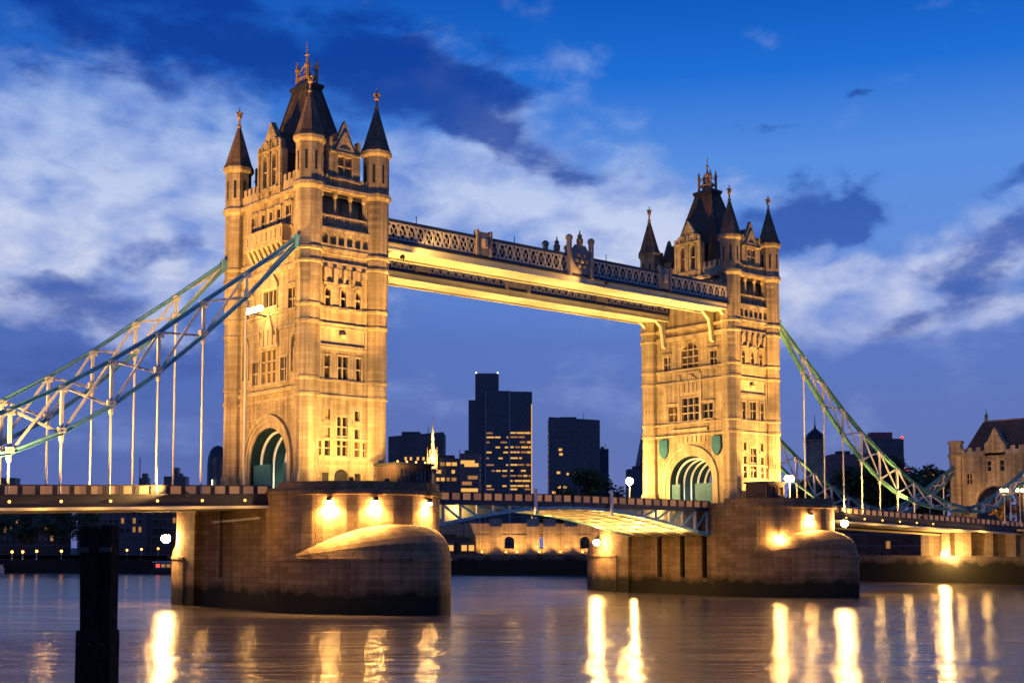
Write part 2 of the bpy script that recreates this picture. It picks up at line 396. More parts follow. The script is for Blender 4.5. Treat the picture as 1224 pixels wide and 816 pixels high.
def tag(o, label=None, cat=None, group=None, kind=None):
    if label: o['label'] = label
    if cat: o['category'] = cat
    if group: o['group'] = group
    if kind: o['kind'] = kind
    return o
def thing(name, loc, label, cat, group=None):
    o = bpy.data.objects.new(name, None); o.empty_display_size = .5; col.objects.link(o)
    o.location = loc; ORG[o.name] = Vector(loc); tag(o, label, cat, group); return o
KIDS = {}
def children(o): return [c for c in bpy.data.objects if c.parent == o]
def copy_tree(o, parent=None, index=None):
    if index is None:
        index = {}
        for c in bpy.data.objects:
            if c.parent: index.setdefault(c.parent.name, []).append(c)
    c = o.copy(); col.objects.link(c); c.parent = parent
    for ch in index.get(o.name, []): copy_tree(ch, c, index)
    return c
def rect(u0, u1, z0, z1): return [(u0,z0),(u1,z0),(u1,z1),(u0,z1)]
def arch(u0, u1, z0, zs, zt, n=12, p=1.0):
    c = (u0+u1)/2; r = (u1-u0)/2
    pts = [(u0, z0), (u1, z0)]
    for k in range(n+1):
        th = math.pi*k/n; pts.append((c+r*math.cos(th), zs+(zt-zs)*abs(math.sin(th))**p))
    return pts
def pointed(u0, u1, z0, zs, zt, n=5):
    c = (u0+u1)/2; pts = [(u0, z0), (u1, z0)]
    for k in range(n+1): s_ = k/n; pts.append((u1+(c-u1)*(1-math.cos(s_*math.pi/2)), zs+(zt-zs)*math.sin(s_*math.pi/2)))
    for k in range(n-1, -1, -1): s_ = k/n; pts.append((u0+(c-u0)*(1-math.cos(s_*math.pi/2)), zs+(zt-zs)*math.sin(s_*math.pi/2)))
    return pts

# ------------------------------------------------------------------ ground and water
WATER = -1.3
tag(MB().add([(-6000,-6000,WATER),(6000,-6000,WATER),(6000,6000,WATER),(-6000,6000,WATER)], [(0,1,2,3)]).build('water', 'water'), kind='structure')
BANK = [(184,-700), (180,-150), (166,-30), (162,20), (160,70), (164,116), (141,152), (112,182), (83,212), (68,237), (51,260), (10,300), (-120,400), (-900,900)]
gv = [(x, y, 4.0) for x, y in BANK] + [(x+6000, y+3000, 4.0) for x, y in BANK]
n = len(BANK)
gf = [(k, n+k, n+k+1, k+1) for k in range(n-1)]
gv2 = gv + [(-900,900,4.0), (-900,6000,4.0), (5100,6000,4.0)]
gf.append((n-1, 2*n-1, 2*n+2, 2*n+1))
tag(MB().add(gv2, gf).build('ground', 'earth'), kind='structure')
def wall_run(pts, z0, z1, th, name, m, label, cat, parent=None):
    mb = MB()
    for (a, b_) in zip(pts[:-1], pts[1:]):
        A = Vector((*a, 0)); B = Vector((*b_, 0)); d = (B-A).normalized(); nn = Vector((-d.y, d.x, 0))*th
        mb.hexa([A+Vector((0,0,z0)), B+Vector((0,0,z0)), B-nn+Vector((0,0,z0)), A-nn+Vector((0,0,z0)),
                 A+Vector((0,0,z1)), B+Vector((0,0,z1)), B-nn+Vector((0,0,z1)), A-nn+Vector((0,0,z1))])
    o = mb.build(name, m, parent)
    if label: tag(o, label, cat)
    return o
bank_near = [(x-.5, y-.3) for x, y in BANK[1:6]]
bank_mid = [(x-.5, y-.3) for x, y in BANK[5:9]]
bank_far = [(x-.5, y-.3) for x, y in BANK[8:13]]
wall_run(bank_near, -3, 4.6, 2.0, 'river_wall', 'quay', 'tall brown stone river wall under the right end of the bridge', 'river wall')
wall_run(bank_mid, -3, 4.35, 2.0, 'river_wall', 'quay', 'low dark river wall seen below the middle span', 'river wall')
wall_run(bank_far, -3, 2.9, 2.0, 'river_wall', 'quay', 'long dark river wall on the far bank at the left', 'river wall')

# ------------------------------------------------------------------ bridge piers
def drum(th, r=10.6, cy=-12.0): return (r*math.cos(th), cy+r*math.sin(th))
NS = 24
def semi(s):   # s -1 near end, +1 far end : 25 points from +x side to -x side through the tip
    return [(10.6*math.cos(math.pi*k/NS), s*(12+10.6*math.sin(math.pi*k/NS))) for k in range(NS+1)]
LN_ = 17.3
def ogive(s):
    pts = []
    for k in range(NS+1):
        q = k/NS; w = abs(2*q-1)                 # 1 at the shoulders, 0 at the tip
        th_ = math.pi*q
        x = math.copysign(10.75*abs(math.cos(th_))**1.6, .5-q); y = 12+LN_*math.sin(th_)**1.12
        pts.append((x, s*y))
    return pts
def pier(cx, inner, label):
    root = thing('bridge_pier', (cx, 0, WATER), label, 'bridge pier', 'river piers of the bridge')
    T = lambda pts, z: [(cx+x, y, z) for x, y in pts]
    far = semi(1); near = semi(-1)
    io, ii = (-1, 1) if inner > 0 else (1, -1)    # which x side faces the shore / the middle span
    def outline(k=1.0, rec=True):
        p = [(x*k, y*k if abs(y) > 12 else y) for x, y in far]     # +x to -x round the far end
        q = [(x*k, y*k if abs(y) > 12 else y) for x, y in near][::-1]
        left = [(-10.6*k, 9.2), (-9.7, 9.2), (-9.7, -9.2), (-10.6*k, -9.2)] if rec else [(-10.6*k, 9.2), (-10.6*k, 9.1), (-10.6*k, -9.1), (-10.6*k, -9.2)]
        right = [(10.6*k, -9.2), (9.7, -9.2), (9.7, 9.2), (10.6*k, 9.2)] if rec else [(10.6*k, -9.2), (10.6*k, -9.1), (10.6*k, 9.1), (10.6*k, 9.2)]
        return p+left+q+right
    MB().loft([T(outline(), -4), T(outline(), 11.0)]).build('shaft', 'granite', root)
    MB().loft([T(outline(1.0, False), 11.0), T(outline(1.0, False), 12.4), T(outline(1.02, False), 12.5), T(outline(1.02, False), 12.95),
               T(outline(1.0, False), 13.0), T(outline(1.0, False), 13.35)]).build('coping', 'granite', root)
    # parapet round the two drums
    for s in (-1, 1):
        o = [(10.55*math.cos(math.pi*k/NS), s*(12+10.55*math.sin(math.pi*k/NS))) for k in range(NS+1)]
        i_ = [(10.0*math.cos(math.pi*k/NS), s*(12+10.0*math.sin(math.pi*k/NS))) for k in range(NS+1)]
        mb = MB()
        for k in range(NS):
            mb.hexa([(cx+o[k][0],o[k][1],13.33),(cx+o[k+1][0],o[k+1][1],13.33),(cx+i_[k+1][0],i_[k+1][1],13.33),(cx+i_[k][0],i_[k][1],13.33),
                     (cx+o[k][0],o[k][1],14.0),(cx+o[k+1][0],o[k+1][1],14.0),(cx+i_[k+1][0],i_[k+1][1],14.0),(cx+i_[k][0],i_[k][1],14.0)])
        mb.build('parapet', 'granite', root)
        og = ogive(s); dr = semi(s)
        dm = max(math.hypot(a[0]-c[0], a[1]-c[1]) for a, c in zip(og, dr))
        rings = [[(cx+x, y, -4) for x, y in og], [(cx+x, y, 1.6) for x, y in og], [(cx+x*1.0, y*1.0, 5.0) for x, y in og]]
        for j in range(1, 9):
            w = j/8; ring = []
            for (a, c) in zip(og, dr):
                dist = math.hypot(a[0]-c[0], a[1]-c[1])/dm
                ring.append((cx+a[0]+(c[0]*.97-a[0])*w, a[1]+(c[1]-a[1])*w - s*.3*w, 5.0+4.0*dist**.9*math.sqrt(1-(1-w)**2)))
            rings.append(ring)
        MB().loft(rings).build('cutwater', 'granite', root)
        b2 = MB()
        ogo = [(x*1.012, s*12+(y-s*12)*1.012) for x, y in og]
        b2.loft([[(cx+x, y, 4.75) for x, y in ogo], [(cx+x, y, 5.05) for x, y in ogo]]).build('ledge', 'granite', root)
    # recess faces: fenders towards the middle span, service pipe and strip lamp towards the shore
    xi = cx+inner*9.7
    for y in (-7.2, -2.5, 2.6):
        MB().box(min(xi, xi+inner*.5), max(xi, xi+inner*.5), y-.28, y+.28, 1.5, 8.3).build('timber_fender', 'timber', root)
    MB().box(min(xi, xi+inner*.9), max(xi, xi+inner*.9), -9.1, 9.1, 8.3, 9.0).build('fender_beam', 'green_teal', root)
    xo = cx-inner*9.7
    MB().tube((xo-inner*.15, 3.4, 2.5), (xo-inner*.15, 3.4, 11.2), .16).build('service_pipe', 'iron', root)
    MB().bar((xo-inner*.12, 5.6, 9.55), (xo-inner*.12, -6.4, 9.9), .12, .28).build('cable_rail', 'cream', root)
    return root
pier_l = pier(0, 1, 'large rounded granite pier standing in the river under the nearer tower')
pier_r = pier(80, -1, 'farther rounded granite pier under the right tower, with timber fenders below the raised span')

# ------------------------------------------------------------------ bridge towers
AX, AY = 5.02, 9.08
def window(F, hole, root, mull=(1, 1), lit=None, hood=None, fr=.16, deep=.45, mt='trim'):
    """frame and bars round one opening, its pane as a sub-part"""
    us = [p[0] for p in hole]; zs = [p[1] for p in hole]; u0, u1, z0, z1 = min(us), max(us), min(zs), max(zs)
    cu, cz = (u0+u1)/2, (z0+z1)/2
    k = lambda g: [(cu+(a-cu)*(1+2*g/(u1-u0)), cz+(c-cz)*(1+2*g/(z1-z0))) for a, c in hole]
    mb = MB(); mb.plate(F, k(.22), .10, -.06, [k(-.01)])
    for j in range(1, mull[0]):
        u = u0+(u1-u0)*j/mull[0]; mb.fbox(F, u-fr/2, u+fr/2, z0, z1, -.05, -deep+.03)
    for j in range(1, mull[1]):
        z = z0+(z1-z0)*j/mull[1]; mb.fbox(F, u0, u1, z-fr/2, z+fr/2, -.07, -deep+.05)
    mb.fbox(F, u0-.35, u1+.35, z0-.38, z0-.2, .26, -.02)
    if hood: mb.fbox(F, u0-.4, u1+.4, z1+.24, z1+.24+hood, .34, -.02)
    w = mb.build('window', mt, root)
    MB().plate(F, k(.05), -deep, -deep-.06).build('pane', lit or rnd.choice(('glass', 'glass', 'glass', 'glass', 'glass_brown')), w)
    return w
def tower():
    root = thing('bridge_tower', (0, 0, 13.2), 'nearer gothic stone bridge tower lit gold, with the left chains fixed to it', 'bridge tower', 'towers of the bridge')
    Z0, Z1 = 13.3, 51.4
    # ---- river faces (-y, +y)
    for s in (-1, 1):
        F = frame((0, s*9.3, 0), (-s, 0, 0), (0, s, 0))
        wins = []   # hole, mull, hood, lit
        wins.append((rect(-.8, .8, 17.75, 22.6), (2, 4), None, None))
        for sg in (-1, 1):
            c = sg*2.2
            wins.append((rect(c-.42, c+.42, 22.2, 23.5), (1, 1), None, 'lit_dim' if sg < 0 else None))
            wins.append((rect(c-.42, c+.42, 19.95, 21.2), (1, 1), None, 'lit_dim' if sg < 0 else None))
            wins.append((rect(c-.42, c+.42, 17.7, 19.6), (1, 2), None, None))
            wins.append((rect(sg*3.4-.33, sg*3.4+.33, 17.7, 19.5), (1, 2), None, None))
        wins.append((rect(-.75, .75, 27.35, 30.25), (2, 2), None, None))
        for sg in (-1, 1):
            wins.append((rect(sg*2.35-.4, sg*2.35+.4, 27.35, 30.2), (1, 2), None, None))
        for c in (-2.3, 0, 2.2):
            wins.append((pointed(c-.38, c+.38, 36.4, 38.2, 38.85, 3), (1, 2), .3, None))
        loggia = rect(-3.3, 3.3, 46.95, 51.0)
        relief = rect(-3.3, 3.3, 31.6, 33.6)
        doors = [rect(-2.9, -1.9, 13.5, 15.6), rect(1.9, 2.9, 13.5, 15.6), arch(-1.1, 1.1, 13.5, 15.2, 16.1, 8)]
        holes = [w[0] for w in wins]+[loggia, relief]+doors
        MB().plate(F, rect(-4.6, 4.6, Z0, Z1), 0, -.55, holes).build('wall', 'stone', root)
        MB().fbox(F, -4, 4, 45.6, 51.35, -1.5, -1.7).build('loggia_back_wall', 'stone', root)
        MB().plate(F, relief, -.18, -.4).build('relief_panel', 'trim', root)
        for d in doors:
            MB().plate(F, d, -.35, -.45).build('door', 'iron', root)
        for h_, mu, hd, lt in wins: window(F, h_, root, mu, lt, hd)
        # transom band, sills, frame of the second storey group
        MB().fbox(F, -4.2, 4.2, 19.62, 19.92, .22, -.02).fbox(F, -4.3, 4.3, 17.1, 17.5, .3, -.02).fbox(F, -4.3, 4.3, 16.3, 16.5, .18, -.02).build('sill_band', 'trim', root)
        mb = MB().plate(F, rect(-3.75, 3.75, 27.2, 31.35), .16, -.02, [rect(-3.35, 3.35, 27.21, 30.95)])
        mb.build('window_surround', 'trim', root)
        MB().plate(F, rect(-3.6, 3.6, 31.45, 33.85), .1, -.02, [rect(-3.3, 3.3, 31.6, 33.6)]).lathe([(.3, 32.5), (.5, 32.9), (.2, 33.3)], 0, s*9.4).build('relief_frame', 'trim', root)
        mb = MB()
        for c in (-2.8, -1.4, 0, 1.4, 2.8):
            mb.fbox(F, c-.28, c+.28, 40.0, 41.2, .5, -.02).fbox(F, c-.18, c+.18, 39.5, 40.05, .3, -.02)
            mb.fbox(F, c+.42, c+.98, 40.5, 41.2, .2, -.02)
        mb.build('corbel', 'trim', root)
        # loggia: columns, glazed back, balustrade
        for c in (-3.2, -1.15, 1.15, 3.2):
            mb = MB(); p = F(c, 0, -.35)
            mb.lathe([(.34, 46.9), (.34, 47.3), (.2, 47.4), (.18, 50.2), (.34, 50.5), (.36, 51.05)], p.x, p.y, 10)
            mb.build('column', 'trim', root)
        Fb = frame((0, s*7.8, 0), (-s, 0, 0), (0, s, 0))
        for c in (-2.2, 0, 2.2):
            window(Fb, rect(c-.62, c+.62, 47.2, 50.4), root, (2, 3), None, None, .12, .12)
        quats = [arch(c-.42, c+.42, 44.2, 45.2, 45.65, 6) for c in (-3.05, -1.85, -.62, .62, 1.85, 3.05)]
        MB().plate(F, rect(-3.6, 3.6, 43.75, 46.0), .42, .2, quats).fbox(F, -3.7, 3.7, 46.0, 46.3, .5, -.05).fbox(F, -3.7, 3.7, 43.5, 43.75, .5, -.02).build('balcony_front', 'trim', root)
        bal = MB().fbox(F, -3.5, 3.5, 46.95, 47.1, .12, -.12).fbox(F, -3.5, 3.5, 47.8, 48.0, .12, -.12)
        for k in range(15): c = -3.3+k*.47; bal.fbox(F, c-.09, c+.09, 47.1, 47.8, .06, -.06)
        bal.build('balustrade', 'trim', root)
        # gabled dormer
        hole = rect(-1.05, 1.05, 53.2, 55.8)
        out = [(-2.35, 51.4), (2.35, 51.4), (2.35, 56.4), (2.05, 56.5), (1.75, 57.4), (1.2, 57.6), (.35, 59.8), (0, 60.5), (-.35, 59.8), (-1.2, 57.6), (-1.75, 57.4), (-2.05, 56.5), (-2.35, 56.4)]
        g = MB().plate(F, out, .05, -.5, [hole])
        for sg in (-1, 1): g.fbox(F, sg*2.1-.24, sg*2.1+.24, 56.3, 58.0, .15, -.55)
        g.plate(F, [(-1.5, 56.4), (1.5, 56.4), (.15, 58.9), (-.15, 58.9)], .22, .02, [[(-.9, 56.75), (.9, 56.75), (0, 58.3)]])
        g.fbox(F, -2.4, 2.4, 56.1, 56.3, .3, 0).fbox(F, -2.4, 2.4, 52.6, 52.85, .3, 0)
        gb = g.build('gable', 'stone', root)
        window(F, hole, root, (2, 2), None, None, .2)
        MB().hexa([F(-2.0, 51.4, -.4), F(2.0, 51.4, -.4), F(2.0, 51.4, -5), F(-2.0, 51.4, -5), F(-2.0, 56.2, -.4), F(2.0, 56.2, -.4), F(2.0, 56.2, -5), F(-2.0, 56.2, -5)]).build('dormer_wall', 'stone', root)
        MB().add([F(-2.2, 56.1, -.45), F(2.2, 56.1, -.45), F(0, 59.4, -.45), F(-2.2, 56.1, -6), F(2.2, 56.1, -6), F(0, 59.4, -6)],
                 [(0,1,2),(3,5,4),(0,2,5,3),(1,4,5,2),(0,3,4,1)]).build('dormer_roof', 'slate', root)
        # parapet between turrets and gable
        for sg in (-1, 1):
            mb = MB().fbox(F, min(sg*2.4, sg*4.0), max(sg*2.4, sg*4.0), 51.4, 52.5, .15, -.3)
            for c in (2.65, 3.35): mb.fbox(F, sg*c-.2, sg*c+.2, 52.5, 53.1, .15, -.3)
            mb.build('parapet', 'trim', root)
    # ---- road faces: outer (-x, towards the shore) and inner (+x, towards the middle span)
    for s in (-1, 1):
        outer = s < 0
        F = frame((s*(5.1 if outer else 4.85), 0, 0), (0, s, 0), (s, 0, 0))
        portal = arch(-4.75, 4.75, Z0, 16.9, 21.6, 20, .9)
        wins = []; niches = []
        if outer:
            wins += [(rect(-1.95, 1.95, 27.4, 31.6), (3, 3), .35, 'lit_dim'), (rect(-4.4, -2.8, 27.4, 30.4), (2, 2), None, None), (rect(2.8, 4.4, 27.4, 30.4), (2, 2), None, None)]
            niches = [pointed(c-.6, c+.6, 28.6, 31.6, 33.0) for c in (-6.2, 6.2)]
            wins += [(rect(-1.7, 1.7, 37.3, 39.4), (3, 1), .4, None)]
            wins += [(rect(c-.8, c+.8, 36.2, 39.0), (2, 2), .3, None) for c in (-5.4, 5.4)]
            wins += [(rect(c-.42, c+.42, 47.3, 49.7), (1, 2), .2, None) for c in (-2.0, 0, 2.0)]
            wins += [(rect(c-.65, c+.65, 47.2, 49.8), (2, 2), .2, None) for c in (-4.4, 4.4)]
        else:
            wins += [(arch(-1.95, 1.95, 36.0, 38.9, 40.8, 10), (3, 4), None, None)]
            wins += [(rect(c-.75, c+.75, 36.3, 38.8), (2, 2), .3, None) for c in (-5.2, 5.2)]
            wins += [(rect(-1.95, 1.95, 27.6, 31.4), (3, 3), None, None), (rect(-5.0, -2.7, 27.7, 30.2), (2, 2), .25, None), (rect(2.7, 5.0, 27.7, 30.2), (2, 2), .25, None)]
        holes = [w[0] for w in wins]+niches+[portal[:1]+portal[1:]]
        # the portal reaches the wall's foot, so cut it as part of the outline
        pa = [p for p in portal[2:]]
        outl = [(-8.6, Z0), (-4.75, Z0)]+pa[::-1]+[(4.75, Z0), (8.6, Z0), (8.6, Z1), (-8.6, Z1)]
        MB().plate(F, outl, 0, -.6, [w[0] for w in wins]+niches).build('wall', 'stone', root)
        for h_, mu, hd, lt in wins: window(F, h_, root, mu, lt, hd, .18)
        for nc in niches:
            nw = MB().plate(F, nc, -.5, -.6).build('niche', 'trim', root)
            c = sum(p[0] for p in nc)/len(nc); p = F(c, 0, -.1)
            mb = MB(); mb.lathe([(.34, 28.7), (.36, 29.6), (.26, 30.2), (.36, 30.9), (.3, 31.3), (.13, 31.45), (.2, 31.65), (.2, 31.9), (.08, 32.1)], p.x, p.y, 10)
            mb.build('statue', 'trim', nw)
            MB().plate(F, pointed(c-.95, c+.95, 28.2, 31.6, 33.9), .22, -.02, [pointed(c-.6, c+.6, 28.3, 31.6, 33.0)]).build('niche_frame', 'trim', root)
        # moulded rings round the portal
        def ring(a, b_, ta, tb): return arch(-a, a, Z0, 17.0, ta, 20, .9), arch(-b_, b_, Z0-.01, 17.0, tb, 20, .9)
        for (a, b_, ta, tb, d) in ((6.1, 5.6, 23.3, 22.75, .4), (5.6, 5.15, 22.75, 22.15, .25), (5.15, 4.75, 22.15, 21.6, .12)):
            o_ = arch(-a, a, Z0, 17.0, ta, 20, .9)[2:]; i_ = arch(-b_, b_, Z0, 17.0, tb, 20, .9)[2:]
            lp = [(a, Z0)]+o_+[(-a, Z0), (-b_, Z0)]+i_[::-1]+[(b_, Z0)]
            MB().plate(F, lp, d, -.02).build('arch_moulding', 'trim', root)
        if outer:
            MB().fbox(F, -7.2, 7.2, 25.9, 26.4, .55, -.02).build('sill_band', 'trim', root)
            # carved hood above the middle window
            mb = MB().plate(F, [(-2.5, 32.0), (2.5, 32.0), (2.2, 33.2), (1.2, 33.6), (0, 36.6), (-1.2, 33.6), (-2.2, 33.2)], .3, -.02)
            for c in (-2.2, -1.1, 0, 1.1, 2.2): mb.fbox(F, c-.14, c+.14, 32.2, 34.2, .45, .2)
            mb.build('window_hood', 'trim', root)
            # carved gable over the third storey window
            MB().plate(F, [(-2.2, 39.9), (2.2, 39.9), (1.1, 41.2), (0, 42.6), (-1.1, 41.2)], .28, -.02).build('window_hood', 'trim', root)
            # oriel balcony on corbels
            q = [(k-4.5)*1.0 for k in range(10)]
            mb = MB().fbox(F, -4.9, 4.9, 45.2, 46.9, 1.25, -.02).fbox(F, -5.05, 5.05, 46.9, 47.12, 1.4, -.02).fbox(F, -5.0, 5.0, 44.9, 45.2, 1.35, -.02)
            for c in (-4.2, -3, -1.8, -.6, .6, 1.8, 3, 4.2):
                mb.hexa([F(c-.28,42.9,.05),F(c+.28,42.9,.05),F(c+.28,42.9,-.02),F(c-.28,42.9,-.02),F(c-.28,44.95,1.2),F(c+.28,44.95,1.2),F(c+.28,44.95,-.02),F(c-.28,44.95,-.02)])
                mb.fbox(F, c-.4, c+.4, 45.5, 46.6, 1.36, 1.2)
            mb.build('oriel_balcony', 'trim', root)
        else:
            MB().fbox(F, -4.0, 4.0, 25.7, 26.2, .5, -.02).build('sill_band', 'trim', root)
            mb = MB()
            for c in (-2.4, 2.4):
                mb.fbox(F, c-.25, c+.25, 27.2, 35.3, .35, -.02)
            mb.plate(F, [(-2.4, 31.8), (2.4, 31.8), (2.4, 34.4), (1.3, 34.6), (0, 35.4), (-1.3, 34.6), (-2.4, 34.4)], .2, -.02)
            for c in (-1.4, -.4, .5, 1.4): mb.fbox(F, c-.3, c+.3, 32.3, 34.0, .42, .18)
            mb.build('carved_panel', 'trim', root)
            mb = MB()
            for k in range(7): c = -3.0+k; mb.fbox(F, c-.34, c+.34, 23.9, 25.3, .22, -.02)
            mb.build('carved_panel', 'trim', root)
            for c in (-5.9, 5.9):
                sh = [(c-.95, 24.6), (c-.95, 22.6), (c-.55, 21.8), (c, 21.4), (c+.55, 21.8), (c+.95, 22.6), (c+.95, 24.6)]
                MB().plate(F, sh[::-1], .5, .02).build('shield', 'deep_teal', root)
        # gabled dormer of the road faces, two lancets
        lan = [pointed(c-.5, c+.5, 53.0, 56.4, 57.3) for c in (-1.15, 1.15)]
        out = [(-3.0, 51.4), (3.0, 51.4), (3.0, 57.4), (2.5, 57.9), (2.4, 58.9), (1.6, 59.2), (.45, 60.9), (0, 61.6), (-.45, 60.9), (-1.6, 59.2), (-2.4, 58.9), (-2.5, 57.9), (-3.0, 57.4)]
        g = MB().plate(F, out, .3, -.5, lan)
        for c in (-2.7, 0, 2.7): g.fbox(F, c-.22, c+.22, 51.4, 58.6 if c else 59.0, .5, .25)
        g.fbox(F, -3.0, 3.0, 57.6, 57.85, .55, .25).fbox(F, -3.05, 3.05, 52.3, 52.6, .55, .25)
        for c in (-1.2, 1.2): g.plate(F, pointed(c-.8, c+.8, 57.9, 58.3, 59.2), .45, .25, [pointed(c-.45, c+.45, 57.95, 58.25, 58.8)])
        g.build('gable', 'stone', root)
        for l_ in lan: window(frame((s*(5.1 if outer else 4.85)+s*.3, 0, 0), (0, s, 0), (s, 0, 0)), l_, root, (1, 2), None, None, .14, .4)
        MB().hexa([F(-2.6,51.4,-.4),F(2.6,51.4,-.4),F(2.6,51.4,-4),F(-2.6,51.4,-4),F(-2.6,57.2,-.4),F(2.6,57.2,-.4),F(2.6,57.2,-4),F(-2.6,57.2,-4)]).build('dormer_wall', 'lead', root)
        MB().add([F(-2.8,57.1,-.45),F(2.8,57.1,-.45),F(0,60.6,-.45),F(-2.8,57.1,-4.5),F(2.8,57.1,-4.5),F(0,60.6,-4.5)],
                 [(0,1,2),(3,5,4),(0,2,5,3),(1,4,5,2),(0,3,4,1)]).build('dormer_roof', 'slate', root)
        for sg in (-1, 1):
            mb = MB().fbox(F, min(sg*3.05, sg*7.6), max(sg*3.05, sg*7.6), 51.4, 53.0, .12, -.35)
            for k in range(4): c = sg*(3.5+k*1.1); mb.fbox(F, c-.32, c+.32, 53.0, 53.9, .12, -.35)
            mb.build('parapet', 'trim', root)
    # string courses right round the walls
    for (z, h, d) in ((24.95, .32, .2), (27.0, .25, .2), (33.95, .35, .2), (36.1, .28, .2), (41.35, .7, .24), (43.0, .5, .28), (51.15, .42, .5)):
        mb = MB()
        for s in (-1, 1):
            mb.box(-5.0, 5.0, min(s*8.8, s*(9.3+d)), max(s*8.8, s*(9.3+d)), z, z+h)
            mb.box(min(s*4.5, s*(5.1+d)), max(s*4.5, s*(5.1+d)), -9.0, 9.0, z+.004, z+h-.004)
        mb.build('string_course', 'trim', root)
    # corner turrets
    prof = [(1.85, 13.3), (1.85, 15.2), (1.55, 15.7), (1.52, 24.8)]
    for z, dd in ((24.9, .15), (26.9, .15), (33.9, .16), (36.0, .16), (41.4, .18), (43.0, .2)):
        r = 1.52 if z < 27.5 else (1.56 if z < 37 else 1.66)
        prof += [(r, z), (r+dd, z+.12), (r+dd, z+.42), (r+.04, z+.6)]
    prof += [(1.68, 50.6), (2.0, 51.1), (2.0, 51.55), (1.72, 51.9), (1.72, 56.5), (2.05, 56.9), (2.08, 57.3), (1.8, 57.45)]
    for sx in (-1, 1):
        for sy in (-1, 1):
            x, y = sx*AX, sy*AY
            tr = MB().lathe(prof, x, y, 16 if False else 8).build('turret', 'stone', root)
            for k in range(8):
                th = k*math.pi/4
                ux, uy = math.cos(th), math.sin(th)
                Fs = frame((x+ux*1.585, y+uy*1.585, 0), (-uy, ux, 0), (ux, uy, 0))
                if ux*sx < -.5 and uy*sy < -.5: continue
                MB().fbox(Fs, -.16, .16, 53.0, 55.4, .03, -.02).build('slit_window', 'iron', tr)
            sp = MB().lathe([(2.05, 57.42), (1.75, 58.0), (.2, 63.2)], x, y).build('spire', 'spire', root)
            f = MB().lathe([(.24, 63.0), (.34, 63.3), (.16, 63.5), (.14, 64.2), (.34, 64.45), (.3, 64.8), (.1, 65.0), (.08, 65.8)], x, y)
            f.box(x-.48, x+.48, y-.1, y+.1, 64.95, 65.2).box(x-.1, x+.1, y-.48, y+.48, 64.96, 65.19)
            f.build('finial', 'gilt', root)
    # main roof, crown and finial
    MB().box(-4.9, 4.9, -8.9, 8.9, 50.6, 51.35).build('roof_base', 'lead', root)
    q = lambda a, b_, z: [(-a,-b_,z),(a,-b_,z),(a,b_,z),(-a,b_,z)]
    MB().loft([q(3.7, 6.4, 51.3), q(2.5, 4.25, 59.5), q(1.0, 1.9, 66.6)]).build('roof', 'slate', root)
    mb = MB()
    for sx in (-1, 1):
        for sy in (-1, 1):
            mb.bar((sx*3.7, sy*6.4, 51.3), (sx*2.5, sy*4.25, 59.5), .3); mb.bar((sx*2.5, sy*4.25, 59.5), (sx*1.0, sy*1.9, 66.6), .26)
    mb.build('hip_roll', 'lead', root)
    MB().loft([q(1.02, 1.92, 66.5), q(1.35, 2.2, 67.1), q(1.35, 2.2, 67.4), q(.95, 1.7, 67.6)]).build('crown_cornice', 'lead', root)
    cr_ = MB()
    for sx in (-1, 1):
        for y in (-.5, .5): cr_.tube((sx*.7, y, 67.5), (sx*.7, y, 69.2), .1, .06, 6)
        cr_.bar((sx*.7, -1.3, 68.5), (sx*.7, 1.3, 68.5), .12, .3)
    for sy in (-1, 1):
        cr_.bar((-.7, sy*1.3, 68.5), (.7, sy*1.3, 68.5), .12, .3)
        for sx in (-1, 1):
            cr_.lathe([(.24, 67.5), (.22, 69.6), (.32, 69.8), (.06, 71.0)], sx*.7, sy*1.3, 6)
            cr_.bar((sx*.68, sy*1.25, 69.2), (0, 0, 70.8), .16)
    cr_.build('roof_crown', 'gilt', root)
    MB().lathe([(.5, 67.6), (.45, 69.5), (.22, 70.0), (.42, 70.5), (.16, 70.9), (.13, 71.6), (.32, 71.8), (.1, 72.1), (.06, 73.5)], 0, 0, 8).build('roof_finial', 'gilt', root)
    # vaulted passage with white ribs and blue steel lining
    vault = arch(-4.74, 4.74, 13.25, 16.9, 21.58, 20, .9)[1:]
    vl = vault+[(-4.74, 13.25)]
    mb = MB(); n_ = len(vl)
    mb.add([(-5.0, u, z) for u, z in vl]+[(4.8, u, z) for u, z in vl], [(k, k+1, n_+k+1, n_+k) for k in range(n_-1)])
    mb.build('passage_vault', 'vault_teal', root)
    for x in (-3.6, -1.8, 0, 1.8, 3.6):
        mb = MB()
        pts = arch(-4.45, 4.45, 13.25, 16.9, 21.2, 20, .9)[1:]+[(-4.45, 13.25)]
        for a, c in zip(pts[:-1], pts[1:]): mb.bar((x, a[0], a[1]), (x, c[0], c[1]), .26, .24)
        mb.build('passage_rib', 'white', root)
    for sx in (-1, 1):
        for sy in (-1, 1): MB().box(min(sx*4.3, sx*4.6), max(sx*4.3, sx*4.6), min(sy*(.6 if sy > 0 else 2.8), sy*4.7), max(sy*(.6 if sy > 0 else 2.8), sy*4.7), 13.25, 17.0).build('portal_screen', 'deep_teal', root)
    return root
tower_l = tower()
tower_r = copy_tree(tower_l)
tower_r.location = (80, 0, 13.2); tower_r.rotation_euler = (0, 0, math.pi)
tower_r['label'] = 'farther gothic stone bridge tower on the right, lit gold, with both walkways ending on it'

